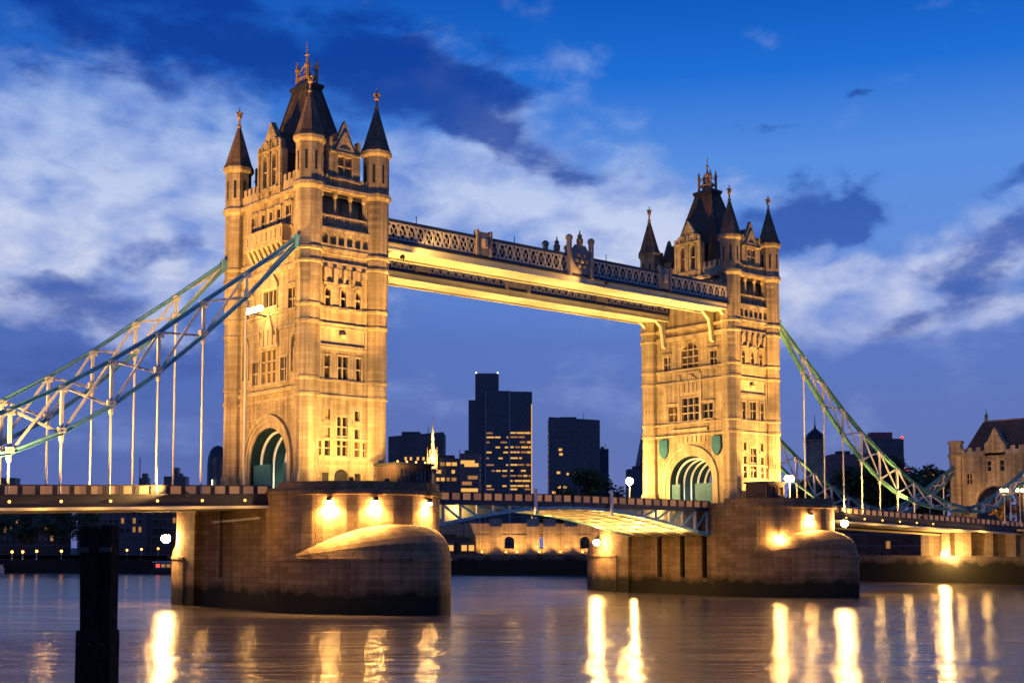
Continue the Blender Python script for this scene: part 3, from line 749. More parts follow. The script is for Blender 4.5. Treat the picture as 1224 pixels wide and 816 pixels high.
# ------------------------------------------------------------------ high-level walkways
def walkway(s, label):
    root = thing('high_walkway', (40, s*7.1, 45), label, 'walkway', 'high walkways between the towers')
    B, A = 9.6, 4.6
    xs0, xs1 = 5.3, 74.7
    y0, y1 = (min(s*A, s*B), max(s*A, s*B))
    MB().box(xs0, xs1, y0, y1, 45.1, 45.4).build('soffit', 'soffit', root)
    for yf, out in ((s*B, s), (s*A, -s)):
        F = frame((0, yf, 0), (1, 0, 0), (0, out, 0))
        MB().fbox(F, xs0, xs1, 45.0, 45.75, .06, -.2).fbox(F, xs0, xs1, 44.85, 45.05, .14, -.3).build('fascia', 'soffit', root)
        MB().hexa([F(xs0,45.75,.45),F(xs1,45.75,.45),F(xs1,45.75,-.2),F(xs0,45.75,-.2),F(xs0,46.15,.15),F(xs1,46.15,.15),F(xs1,46.15,-.2),F(xs0,46.15,-.2)]).build('sill_girder', 'navy', root)
        MB().fbox(F, xs0, xs1, 48.55, 48.95, .12, -.2).fbox(F, xs0, xs1, 46.15, 46.3, .16, -.16).build('rail', 'navy', root)
        segs = [(xs0, 21.2), (23.7, 38.2), (43.2, 57.4), (59.9, xs1)]
        for a, b_ in segs:
            n_ = max(1, round((b_-a)/1.45)); w = (b_-a)/n_
            el_ = lambda cu, cz, ru, rz, m_=10: [(cu+ru*math.cos(2*math.pi*i/m_), cz+rz*math.sin(2*math.pi*i/m_)) for i in range(m_)]
            mb = MB(); hs = []
            for k in range(n_):
                c = a+(k+.5)*w; hs.append(el_(c, 47.42, .54, .92))
                if k:
                    u0 = a+k*w; hs += [el_(u0, 46.62, .2, .24, 6), el_(u0, 48.24, .2, .24, 6)]
            mb.plate(F, rect(a, b_, 46.3, 48.55), .05, -.08, hs)
            for k in range(n_):
                c = a+(k+.5)*w; mb.bar(F(c-.5, 46.6, .0), F(c+.5, 48.25, .0), .09, .1); mb.bar(F(c-.5, 48.25, -.03), F(c+.5, 46.6, -.03), .09, .1)
            mb.build('lattice', 'lattice', root)
        for c in (22.45, 58.65):
            mb = MB().fbox(F, c-1.25, c+1.25, 46.3, 49.5, .3, -.3).fbox(F, c-1.35, c-1.0, 46.2, 49.75, .4, -.35).fbox(F, c+1.0, c+1.35, 46.2, 49.75, .4, -.35)
            mb.lathe([(.1, 47.2), (.55, 47.3), (.6, 48.5), (.1, 48.7)], *F(c, 0, .2)[:2], 8)
            mb.build('cast_panel', 'cast', root)
        mb = MB()
        for c in (38.5, 42.9): mb.lathe([(.42, 45.7), (.42, 51.0), (.55, 51.1), (.55, 51.5), (.2, 51.8)], *F(c, 0, .1)[:2], 8)
        mb.fbox(F, 38.7, 42.7, 46.2, 49.8, .25, -.25)
        for th in range(6):
            a_ = th*math.pi/3; p = F(40.7+.9*math.cos(a_), 48.1+.9*math.sin(a_), .35)
            mb.ball(p.x, p.y, p.z, .34, 8)
        p = F(40.7, 48.1, .35); mb.ball(p.x, p.y, p.z, .5, 8)
        mb.plate(F, [(39.2, 49.8), (42.2, 49.8), (41.6, 50.5), (39.8, 50.5)], .2, -.2)
        mb.build('crest', 'cast', root)
        p = F(40.7, 0, 0)
        MB().lathe([(.3, 50.45), (.5, 50.7), (.55, 51.3), (.3, 51.6), (.4, 51.9), (.12, 52.2), (.08, 52.7)], p.x, p.y, 8).build('crest_finial', 'gilt', root)
    MB().box(xs0, xs1, y0+.25, y1-.25, 45.4, 46.2).build('walkway_floor', 'navy', root)
    rf = MB(); ym = (y0+y1)/2
    rf.add([(xs0,y0-.1,48.96),(xs1,y0-.1,48.96),(xs1,y1+.1,48.96),(xs0,y1+.1,48.96),(xs0,ym,49.5),(xs1,ym,49.5)], [(0,1,5,4),(2,3,4,5),(0,4,3),(1,2,5),(0,3,2,1)])
    rf.build('roof', 'lead', root)
    MB().box(xs0, xs1, y0+1.2, y1-1.2, 46.2, 48.9).build('inner_wall', 'grey_facade', root)
    for x in (14, 31.5, 50):
        MB().tube((x, ym-s*1.5, 49.2), (x, ym-s*1.5, 51.2), .06).build('antenna', 'iron', root)
    for xe, d in ((xs0, 1), (xs1, -1)):
        for y in (s*(B-.8), s*(A+.8)):
            MB().plate(frame((xe, y, 0), (d, 0, 0), (0, 1, 0)), [(0, 45.05), (2.6, 45.05), (1.1, 43.9), (.75, 42.2), (.55, 40.6), (0, 40.2)], .3, -.3).build('bracket', 'soffit', root)
    return root
walkway(-1, 'high walkway nearer the viewer, with pale lattice sides and a crest in the middle')
walkway(1, 'high walkway behind the other one, seen below it with a glowing yellow underside')

# ------------------------------------------------------------------ side span decks
def side_deck(d, label):
    """d = -1 left span, +1 right span; x measured out from the tower centre"""
    bx = 0 if d < 0 else 80
    top = lambda x: 13.75 - .0285*(abs(x-bx)-10.6)
    root = thing('side_span_deck', (bx+d*10.6, 0, 13), label, 'bridge deck', 'side spans of the bridge')
    xa, xb = sorted((bx+d*10.3, bx+d*92))
    MB().span(xa, xb, -8.9, 8.9, lambda x: top(x)-1.45, lambda x: top(x)-1.15).build('roadway', 'asphalt', root)
    MB().span(xa, xb, -8.4, 8.4, lambda x: top(x)-2.1, lambda x: top(x)-1.46).build('deck_slab', 'soffit', root)
    for s in (-1, 1):
        y = s*9.3
        MB().span(xa, xb, y-.35, y+.35, lambda x: top(x)-2.45, lambda x: top(x)-1.2).span(xa, xb, y-.5, y+.5, lambda x: top(x)-1.19, lambda x: top(x)-1.02).build('edge_girder', 'dusky', root)
        MB().span(xa, xb, y-.7, y+.7, lambda x: top(x)-2.75, lambda x: top(x)-2.44).build('bottom_flange', 'soffit', root)
        MB().span(xa, xb, y-.2, y+.2, lambda x: top(x)-.12, top).build('parapet_rail', 'dusky', root)
        n_ = 44; w = (xb-xa)/n_
        mb = MB(); pn = MB()
        for k in range(n_+1):
            x = xa+k*w; mb.span(x-.26, x+.26, y-.17, y+.17, lambda q: top(q)-1.05, lambda q: top(q)-.1)
        mb.build('parapet_post', 'dusky', root)['kind'] = 'stuff'
        for k in range(n_):
            x = xa+k*w
            MB().span(x+.2, x+w-.2, y-.07, y+.07, lambda q: top(q)-1.03, lambda q: top(q)-.13).build('parapet_panel', rnd.choice(('panel_glow', 'panel_glow', 'panel_glow_dim')), root)  # lit look comes from the panel's own glow
        for k in range(8):
            x = bx+d*(13.7+k*5.5*1.0)
            p = MB(); p.ball(x, y+s*.42, top(x)-1.8, .15, 8); p.build('marker_lamp', 'marker', root)
    return root
side_deck(-1, 'left side span deck running out to the near shore, dark girder under pale parapet panels')
side_deck(1, 'right side span deck running from the farther tower to the far bank')

# ------------------------------------------------------------------ suspension chains
UP = [(7.0, 44.2), (13.7, 39.0), (19.2, 34.9), (24.7, 30.7), (30.2, 27.0), (35.7, 23.7), (41.2, 20.8), (46.7, 18.3), (52.2, 16.3), (58.5, 14.8), (65.0, 13.9)]
LO = [(7.0, 43.4), (13.7, 36.1), (19.2, 30.9), (24.7, 26.1), (30.2, 21.9), (35.7, 18.6), (41.2, 16.2), (46.7, 14.8), (52.2, 14.0), (58.5, 13.5), (65.0, 13.3)]
UP2 = [(65.0, 13.9), (70.5, 15.0), (76.0, 17.0), (81.5, 19.4), (87.0, 22.0), (92.0, 24.2)]
LO2 = [(65.0, 13.3), (70.5, 13.4), (76.0, 14.6), (81.5, 17.0), (87.0, 20.0), (92.0, 23.2)]
def chain(bx, d, y, mchord, label):
    root = thing('suspension_chain', (bx+d*7, y, 43.8), label, 'bridge chain', 'suspension chains of the bridge')
    P = lambda q: (bx+d*q[0], y, q[1])
    top = lambda x: 13.75 - .0285*(abs(x-bx)-10.6)
    def chord(pts, name):
        mb = MB()
        fine = []
        for a, c in zip(pts[:-1], pts[1:]): fine.append(a)
        fine.append(pts[-1])
        for a, c in zip(fine[:-1], fine[1:]):
            dx, dz = (c[0]-a[0]), (c[1]-a[1]); ln = math.hypot(dx, dz)
            e_ = .06/ln
            mb.bar(P((a[0]-dx*e_, a[1]-dz*e_)), P((c[0]+dx*e_, c[1]+dz*e_)), .46, .40)
            mb.bar(P((a[0]-dx*e_, a[1]-dz*e_+.22)), P((c[0]+dx*e_, c[1]+dz*e_+.22)), .66, .08)
            mb.bar(P((a[0]-dx*e_, a[1]-dz*e_-.22)), P((c[0]+dx*e_, c[1]+dz*e_-.22)), .66, .08)
        return mb.build(name, mchord, root)
    chord(UP, 'upper_chord'); chord(LO, 'lower_chord'); chord(UP2, 'upper_chord'); chord(LO2, 'lower_chord')
    for U_, L_ in ((UP, LO), (UP2, LO2)):
        for k in range(len(U_)):
            if U_[k][1]-L_[k][1] > 1.2: 
                mb = MB().bar(P(U_[k]), P(L_[k]), .34, .34)
                for zq in (U_[k][1]-.28, L_[k][1]+.28):
                    x = bx+d*U_[k][0]; mb.box(x-.5, x+.5, y-.3, y+.3, zq-.32, zq+.32)
                    for e_ in (-.32, .32):
                        for g_ in (-.18, .18): mb.box(x+e_-.05, x+e_+.05, y-.34, y+.34, zq+g_-.05, zq+g_+.05)
                mb.build('strut', 'cream', root)
        for k in range(len(U_)-1):
            if max(U_[k][1]-L_[k][1], U_[k+1][1]-L_[k+1][1]) < 1.0: continue
            a, b_ = P(U_[k]), P(L_[k+1]); c, e_ = P(L_[k]), P(U_[k+1])
            MB().bar((a[0], y-.12, a[2]), (b_[0], y-.12, b_[2]), .2, .26).build('diagonal', 'cream', root)
            MB().bar((c[0], y+.12, c[2]), (e_[0], y+.12, e_[2]), .2, .26).build('diagonal', 'cream', root)
    for q in LO[1:8]+LO2[3:5]:
        x = bx+d*q[0]
        MB().tube((x, y, q[1]-.3), (x, y, top(x)-1.0), .13).lathe([(.2, q[1]-1.0), (.28, q[1]-.6), (.28, q[1]-.2)], x, y, 8).build('hanger', 'cream', root)
    MB().box(*sorted((bx+d*6.4, bx+d*7.3)), y-.4, y+.4, 43.1, 44.7).build('saddle', mchord, root)
    MB().ball(bx+d*65, y, 13.6, .9, 12).build('pin_joint', 'navy', root)
    return root
chain(0, -1, -9.3, 'teal', 'blue-green trussed chain in front, falling from the nearer tower to the left')
chain(0, -1, 9.3, 'teal', 'trussed chain behind the front one, falling from the nearer tower to the left')
chain(80, 1, -9.3, 'green_teal', 'long green trussed chain falling to the right from the farther tower')
chain(80, 1, 9.3, 'green_teal', 'green trussed chain mostly hidden behind the farther tower, low at its right')

# ------------------------------------------------------------------ bascule leaves
def leaf(d, label):
    """d=+1 leaf hinged on the left pier, d=-1 on the right pier"""
    bx = 0 if d > 0 else 80
    X = lambda q: bx+d*q
    root = thing('bascule_leaf', (X(10.6), 0, 13), label, 'bascule leaf', 'opening leaves of the middle span')
    top = lambda x: 13.72+.008*(abs(x-bx)-10.6)
    def bot(q): s_ = (q-10.6)/29.3; return 8.2+3.75*math.sin(min(1, s_)*math.pi/2)**1.0
    xa, xb = sorted((X(10.3), X(39.92)))
    MB().span(xa, xb, -8.2, 8.2, lambda x: top(x)-1.4, lambda x: top(x)-1.1).build('roadway', 'asphalt', root)
    NQ = 10; qs = [10.7+k*(39.9-10.7)/NQ for k in range(NQ+1)]
    # curved soffit
    mb = MB()
    for a, c in zip(qs[:-1], qs[1:]):
        mb.hexa([(X(a),-8.0,bot(a)),(X(c),-8.0,bot(c)),(X(c),8.0,bot(c)),(X(a),8.0,bot(a)),(X(a),-8.0,bot(a)+.12),(X(c),-8.0,bot(c)+.12),(X(c),8.0,bot(c)+.12),(X(a),8.0,bot(a)+.12)])
    mb.build('soffit', 'soffit', root)
    mb = MB()
    for k, a in enumerate(qs[1:-1]):
        mb.box(X(a)-.18, X(a)+.18, -7.9, 7.9, bot(a)-.12, bot(a)+.02)
    mb.build('cross_beam', 'cream', root)
    for y in (-5.6, -2.0, 2.0, 5.6):
        mb = MB()
        for a, c in zip(qs[:-1], qs[1:]):
            mb.hexa([(X(a),y-.2,bot(a)-.2),(X(c),y-.2,bot(c)-.2),(X(c),y+.2,bot(c)-.2),(X(a),y+.2,bot(a)-.2),(X(a),y-.2,bot(a)),(X(c),y-.2,bot(c)),(X(c),y+.2,bot(c)),(X(a),y+.2,bot(a))])
        mb.build('rib', 'cream', root)
    for s in (-1, 1):
        y = s*8.5
        MB().span(xa, xb, y-.3, y+.3, lambda x: top(x)-1.75, lambda x: top(x)-1.05).build('top_chord', 'navy', root)
        mb = MB()
        for a, c in zip(qs[:-1], qs[1:]):
            mb.bar((X(a), y, bot(a)+.1), (X(c), y, bot(c)+.1), .7, .42)
        mb.build('bottom_chord', 'teal', root)
        for k in range(NQ+1):
            MB().bar((X(qs[k]), y, bot(qs[k])+.2), (X(qs[k]), y, top(X(qs[k]))-1.7), .3, .3).build('post', 'cream', root)
        for k in range(NQ-1):
            MB().bar((X(qs[k]), y+.02, top(X(qs[k]))-1.75), (X(qs[k+1]), y+.02, bot(qs[k+1])+.2), .2, .3).build('diagonal', 'teal', root)
        # plated inner girder behind the open truss
        mb = MB(); yi = s*6.4
        for a, c in zip(qs[:-1], qs[1:]):
            mb.hexa([(X(a),yi-.1,bot(a)+.1),(X(c),yi-.1,bot(c)+.1),(X(c),yi+.1,bot(c)+.1),(X(a),yi+.1,bot(a)+.1),(X(a),yi-.1,top(X(a))-1.45),(X(c),yi-.1,top(X(c))-1.45),(X(c),yi+.1,top(X(c))-1.45),(X(a),yi+.1,top(X(a))-1.45)])
        mb.build('plate_girder', 'cream', root)
        MB().span(xa, xb, y-.18, y+.18, lambda x: top(x)-.12, top).build('parapet_rail', 'dusky', root)
        n_ = 16; w = (xb-xa)/n_; mb = MB()
        for k in range(n_+1):
            x = xa+k*w; mb.span(x-.24, x+.24, y-.16, y+.16, lambda q: top(q)-1.06, lambda q: top(q)-.1)
        mb.build('parapet_post', 'dusky', root)
        for k in range(n_):
            x = xa+k*w; MB().span(x+.2, x+w-.2, y-.07, y+.07, lambda q: top(q)-1.03, lambda q: top(q)-.13).build('parapet_panel', rnd.choice(('panel_glow', 'panel_glow', 'panel_glow_dim')), root)  # same emissive stand-in for lit panels as on the side spans
        if s < 0:
            MB().box(X(32.5)-.18, X(32.5)+.18, y-.75, y-.4, 11.0, 14.6).build('signal_post', 'white', root)
    return root
leaf(1, 'left half of the middle span, blue open truss rising from the nearer pier')
leaf(-1, 'right half of the middle span with its lit yellow underside showing')

# ------------------------------------------------------------------ abutment tower on the right bank
def abutment():
    root = thing('abutment_tower', (180, 0, 3), 'brown stone gatehouse with steep roof at the far right end of the bridge', 'gatehouse')
    x0, x1, yw = 172.6, 186, 9.2
    F = frame((x0, 0, 0), (0, -1, 0), (-1, 0, 0))
    wins = [(rect(c-.7, c+.7, 20.2, 22.4), (2, 2)) for c in (-6.3, 6.3)]+[(rect(c-.5, c+.5, 22.8, 25.0), (1, 2)) for c in (-1.5, 1.5)]
    pa = arch(-4.6, 4.6, 3, 15.6, 19.6, 16)[2:]
    MB().plate(F, [(-yw, 3), (-4.6, 3)]+pa[::-1]+[(4.6, 3), (yw, 3), (yw, 26.2), (-yw, 26.2)], 0, -.6, [w[0] for w in wins]).build('wall', 'brick' if False else 'stone', root)
    for h, mu in wins: window(F, h, root, mu, None, .25)
    mb = MB().box(x0+.6, x1, -yw, -yw+.6, 3, 26.2).box(x0+.6, x1, yw-.6, yw, 3, 26.2).box(x1-.6, x1, -yw+.6, yw-.6, 20, 26.2)
    mb.build('wall', 'stone', root)
    for c in (-1, 1):
        MB().box(x0+.6, x1, min(c*4.6, c*4.9), max(c*4.6, c*4.9), 3, 19.6).build('passage_wall', 'navy', root)
    MB().plate(F, [(5.4, 3)]+arch(-5.4, 5.4, 3, 15.6, 20.5, 16)[2:]+[(-5.4, 3), (-4.6, 3)]+pa[::-1]+[(4.6, 3)], .3, -.02).build('arch_moulding', 'trim', root)
    MB().box(x0-.35, x1+.3, -yw-.3, yw+.3, 26.2, 26.7).build('cornice', 'trim', root)
    mb = MB()
    for k in range(9):
        c = -8+k*2.0; mb.fbox(F, c-.55, c+.55, 27.3, 28.1, .2, -.3)
    mb.fbox(F, -yw, yw, 26.68, 27.3, .2, -.3).build('parapet', 'trim', root)
    MB().add([(x0+.8,-yw+.8,26.7),(x1-.8,-yw+.8,26.7),(x1-.8,yw-.8,26.7),(x0+.8,yw-.8,26.7),(x0+5.5,-6.0,34.0),(x1-5.5,-6.0,34.0),(x1-5.5,6.0,34.0),(x0+5.5,6.0,34.0)],
             [(0,1,5,4),(1,2,6,5),(2,3,7,6),(3,0,4,7),(4,5,6,7),(0,3,2,1)]).build('roof', 'slate', root)
    MB().box(x0+5.9, x1-5.9, -6.0, 6.0, 33.95, 34.4).build('ridge_crest', 'gilt', root)
    for y in (-5.8, 5.8): MB().lathe([(.4, 34.3), (.3, 35.2), (.42, 35.5), (.1, 36.2), (.06, 37.2)], x0+6.7, y, 8).build('roof_finial', 'gilt', root)
    out = [(-2.4, 26.2), (2.4, 26.2), (2.4, 28.8), (1.7, 29.2), (.4, 31.6), (0, 32.2), (-.4, 31.6), (-1.7, 29.2), (-2.4, 28.8)]
    g = MB().plate(F, out, .35, -1.2)
    g.build('gable', 'stone', root)
    MB().add([F(-2.2,28.6,-1.1),F(2.2,28.6,-1.1),F(0,31.4,-1.1),F(-2.2,28.6,-5),F(2.2,28.6,-5),F(0,31.4,-5)],[(0,1,2),(3,5,4),(0,2,5,3),(1,4,5,2),(0,3,4,1)]).build('dormer_roof', 'slate', root)
    for sx in (x0, x1):
        for sy in (-1, 1):
            MB().lathe([(1.7, 3), (1.5, 5), (1.45, 25.8), (1.8, 26.3), (1.8, 26.8), (1.5, 27.0), (1.5, 29.0), (1.75, 29.2), (1.75, 29.7), (1.4, 29.8)], sx, sy*9.4, 8).build('turret', 'stone', root)
    return root
abutment()
# bank pier below the side span
rt = thing('bank_pier', (168, 0, WATER), 'brown stone support wall with wide piers below the right end of the bridge', 'bridge support')
MB().box(164, 186, -14, 13, -3, 4.4).build('base', 'quay', rt)
for y in (-13.2, -8.2, -3.2, 1.8, 6.8, 11.8): MB().box(163.3, 167, y-1.0, y+1.0, 4.4, 9.4).build('buttress', 'wall_tan', rt)
MB().box(165.2, 185, -13.9, 12.9, 4.4, 9.6).build('panel_wall', 'wall_tan', rt)
MB().box(163, 186, -14.5, 13.5, 9.6, 10.1).build('coping', 'trim', rt)

# ------------------------------------------------------------------ small things on the bridge
def cabin(x0, x1, y0, y1, label):
    rt = thing('control_cabin', ((x0+x1)/2, (y0+y1)/2, 13.35), label, 'cabin', 'control cabins on the piers')
    F = frame(((x0+x1)/2, y0, 0), (1, 0, 0), (0, -1, 0)); h = (x1-x0)/2
    MB().plate(F, rect(-h, h, 13.4, 16.4), 0, -.25, [rect(-h+.5, -.3, 14.6, 15.9), rect(.3, h-.5, 14.6, 15.9)]).box(x0, x1, y1-.25, y1, 13.4, 16.4).box(x0, x0+.25, y0+.25, y1-.25, 13.4, 16.4).box(x1-.25, x1, y0+.25, y1-.25, 13.4, 16.4).build('wall', 'brick', rt)
    for a, b_ in ((-h+.5, -.3), (.3, h-.5)): window(F, rect(a, b_, 14.6, 15.9), rt, (3, 2), None, None, .08, .15, 'brick')
    MB().box(x0-.3, x1+.3, y0-.3, y1+.3, 16.4, 16.7).build('roof', 'lead', rt)
    for k in range(4): MB().ball(x0+.5+k*(x1-x0-1)/3, y0+.6, 16.86, .13, 8).build('lamp', 'marker', rt)
    return rt
cabin(3.0, 8.2, -17, -12.6, 'brown flat-roofed control cabin on the nearer pier, right of the tower')
cabin(73.8, 78.2, -17, -12.8, 'dark flat-roofed control cabin on the farther pier in front of its tower')

def street_lamp(x, y, z, h, n, label, group, globe='globe', r=.34, dr=(1, 0)):
    rt = thing('street_lamp', (x, y, z), label, 'street lamp', group)
    MB().lathe([(.3, z), (.28, z+.5), (.12, z+.7), (.09, z+h-.4), (.16, z+h-.3)], x, y, 8).build('post', 'cream', rt)
    br_ = MB()
    for k in range(n):
        o = (k-(n-1)/2)*1.0
        br_.bar((x, y, z+h-.5), (x+o*dr[0], y+o*dr[1], z+h-.3), .08)
        MB().ball(x+o*dr[0], y+o*dr[1], z+h+.02, r, 12).build('globe', globe, rt)
    br_.build('bracket', 'iron', rt)
    return rt
street_lamp(69.2, 8.6, 12.7, 4.8, 1, 'bright street lamp in front of the farther tower, left of its arch', 'street lamps on the bridge', 'bulkhead', r=.6)
street_lamp(82.6, -14.6, 13.35, 4.1, 2, 'twin street lamp on the farther pier at the right foot of its tower', 'street lamps on the bridge', r=.5)
street_lamp(158, -9.9, 11.2, 6.6, 2, 'twin street lamp by the left wall of the gatehouse roof', 'street lamps on the bridge', 'globe_soft', .36, (.7, -.7))
street_lamp(164, -10.0, 11.0, 7.0, 2, 'rightmost twin street lamp in front of the gatehouse', 'street lamps on the bridge', 'globe_soft', .36, (.7, -.7))
# bracket with three globes on the outer face of the nearer tower
rt = thing('wall_lantern', (-5.6, .4, 36.0), 'three glowing globes on a bracket high on the face of the nearer tower', 'lantern')
MB().bar((-5.1, .4, 36.0), (-7.2, .4, 36.2), .18).bar((-7.2, -1.2, 36.2), (-7.2, 2.0, 36.2), .14).build('bracket', 'iron', rt)
for y in (-1.1, .4, 1.9): MB().ball(-7.2, y, 36.7, .4, 12).build('globe', 'lantern', rt)

def pier_flood(cx, ang, z, label, power=13000):
    th = R(ang); ux, uy = math.cos(th), math.sin(th)
    x, y = cx+ux*11.1, -12+uy*11.1
    rt = thing('pier_floodlight', (x, y, z), label, 'floodlight', 'floodlights on the piers')
    MB().bar((cx+ux*10.5, -12+uy*10.5, z+.3), (x, y, z+.1), .12).build('arm', 'iron', rt)
    MB().lathe([(.3, z-.25), (.34, z+.1), (.2, z+.3)], x, y, 10).build('housing', 'iron', rt)
    MB().ball(x, y, z-.36, .27, 12).build('lens', 'bulkhead', rt)
    spot((x, y, z-.72), (cx+ux*10.3, -12+uy*10.3, z-2.2), power, 150, .8, GOLD, .12)
pier_flood(0, 222, 11.9, 'leftmost floodlight shining down the round face of the nearer pier', 20000)
pier_flood(0, 250, 11.9, 'middle floodlight shining down the round face of the nearer pier')
pier_flood(0, 291, 11.9, 'rightmost floodlight shining down the round face of the nearer pier')
pier_flood(80, 256, 11.5, 'small floodlight lighting a narrow cone on the farther pier')
def bulkhead(x, y, z, px, py, label, r=.42, mt='bulkhead'):
    rt = thing('bulkhead_lamp', (x, y, z), label, 'wall lamp', 'bright wall lamps low on the piers')
    MB().bar((px, py, z+.5), (x, y, z+.5), .12).lathe([(.4, z+.42), (.3, z+.6)], x, y, 8).build('arm', 'iron', rt)
    MB().ball(x, y, z, r, 12).build('globe', mt, rt)
bulkhead(-11.2, 16.3, 7.5, -10.6, 16, 'bright wall lamp at the left edge of the nearer pier', .6)
bulkhead(68.5, 16.0, 7.2, 69.4, 16, 'bright wall lamp at the left edge of the farther pier', .55)
th = R(228); bulkhead(80+11.4*math.cos(th), -12+11.4*math.sin(th), 7.7, 80+10.6*math.cos(th), -12+10.6*math.sin(th), 'bright wall lamp on the round face of the farther pier', .36)
th = R(309); bulkhead(80+12.2*math.cos(th), -12+12.2*math.sin(th), 10.2, 80+10.6*math.cos(th), -12+10.6*math.sin(th), 'bright wall lamp at the right edge of the farther pier', .6)
bulkhead(160.6, 5.5, 5.0, 162, 5.5, 'very bright lamp on the river wall below the right side span', .6)

# floodlights that wash the masonry: fixture and beam
def flood(loc, target, power, label, group, cone=70, color=GOLD, blend=.7):
    x, y, z = loc
    rt = thing('floodlight', (x, y, z-.5), label, 'floodlight', group)
    d = (Vector(target)-Vector(loc)).normalized()
    p = Vector(loc)
    if len(loc) and abs(y) > 11.5 and z < 12.6: MB().bar((x, y, z-.5), (x, y-math.copysign(2.4, y), z-.6), .12).build('arm', 'iron', rt)
    if z > 44: MB().bar((x, y, z-.5), (x, y-math.copysign(2.5, y), z+.3), .12).build('arm', 'iron', rt)
    MB().bar((x, y, z-.55), (x, y, z-.2), .12).tube(p-d*.45, p-d*.05, .22, .32, 10).build('housing', 'iron', rt)
    spot(p+d*.1, target, power, cone, blend, color, .3)
G1 = 'floodlights washing the bridge towers'
for x, lab in ((-5.6, 'left'), (-.6, 'right')):
    flood((x, -20.0, 14.3), (x*.5+1.6, -9.3, 26), 20000, 'floodlight on the nearer pier rim, %s of two, aimed at the tower' % lab, G1, 125, GOLD, .9)
    flood((80-x, -20.0, 14.3), (80-x*.5-1.2, -9.3, 26), 29000, 'floodlight on the farther pier rim, %s of two, aimed at the tower' % ('right' if lab == 'left' else 'left'), G1, 125, GOLD, .9)
for y, lab in ((-8.3, 'nearer'), (8.3, 'farther')):
    flood((-30, y, 12.6), (-5, y*.3, 34), 34000, 'floodlight on the left side span by its %s parapet' % lab, G1, 80, WARM)
    flood((26, y*.9, 13.2), (5, y*.2, 32), 38000, 'floodlight on the left bascule leaf by its %s parapet' % lab, G1, 80)
    flood((53, y*.9, 13.2), (75, y*.4, 30), 40000, 'floodlight on the right bascule leaf by its %s parapet' % lab, G1, 85)
    flood((110, y, 12.6), (85, y*.4, 34), 42000, 'floodlight on the right side span by its %s parapet' % lab, G1, 80)
for y, lab in ((-6.5, 'nearer'), (6.5, 'farther')):
    flood((-48, y, 12.2), (-4, y*.6, 54), 165000, 'distant floodlight on the left side span, %s of two, aimed at the tower top' % lab, G1, 34, WARM)
for bx, lab in ((0, 'nearer'), (80, 'farther')):
    flood((bx, -21.6, 14.2), (bx, -8.5, 55), 150000 if bx else 140000, 'floodlight on the tip of the %s pier aimed steeply at the tower top' % lab, G1, 44, WARM)
flood((36, -7.4, 13.4), (76, -3, 54), 100000, 'floodlight at the middle of the span aimed at the top of the farther tower', G1, 30, WARM)
for bx, d in ((0, -1), (80, 1)):
    for y in (-8.6, 8.6):
        lab = ('left' if d < 0 else 'right', 'front' if y < 0 else 'back')
        flood((bx+d*46, y*1.28, 12.0), (bx+d*21, y, 32), 60000, 'floodlight under the %s side %s chain aimed along it' % lab, 'floodlights on the chains', 60, GOLD)
        flood((bx+d*22, y*1.28, 12.4), (bx+d*42, y, 19), 26000, 'low floodlight near the tower end of the %s side %s chain' % lab, 'floodlights on the chains', 70, GOLD)
for s, lab in ((-1, 'nearer'), (1, 'farther')):
    flood((7.2, s*12.2, 43.5), (24, s*9.6, 47.6), 14000, 'small floodlight at the left end of the %s walkway grazing its lattice' % lab, 'floodlights grazing the walkways', 60, GOLD)
    if s < 0: flood((43.5, s*12.0, 44.9), (31, s*9.6, 47.6), 5000, 'small floodlight on an arm below the crest of the %s walkway' % lab, 'floodlights grazing the walkways', 60, GOLD)
for y in (-6, 6): flood((160, y, 12), (173, y*.6, 24), 5000, 'floodlight on the deck before the gatehouse, %s of two' % ('nearer' if y < 0 else 'farther'), G1, 100, WARM)
G2 = 'floodlights aimed up at the walkways'
for s, lab in ((-1, 'nearer'), (1, 'farther')):
    for (x, tx, w) in ((13.5, 16, 'left end'), (33, 32, 'left middle'), (47, 48, 'right middle'), (66.5, 64, 'right end')):
        flood((x, s*7.6, 13.3), (tx, s*7.1, 45), 56000, 'floodlight below the %s of the %s walkway' % (w, lab), G2, 52, (1.0, .64, .21))
# light inside the passages, below the leaves and decks
for cx in (0, 80):
    for y in (-2.5, 2.5): glow((cx, y, 15.2), 420, (1, .85, .55), .3)
for x, y in ((13.5, -5), (13.5, 5), (66.5, -5), (66.5, 5)):
    spot((x, y, 2.5), (x+(12 if x < 40 else -12), y*.6, 12), 26000, 120, .8, GOLD)
for x in (20, 30, 50, 60):
    for y in (-7.4, 7.4): glow((x, y, 11.4), 320, GOLD, .15)
for x in (-14, -20, -26, -32, -38, -44): glow((x, -11.2, 9.2), 420, WARM, .2)
for x in (95, 104, 113, 122, 131, 140, 149): glow((x, -10.8, 8.8), 650, GOLD, .2)

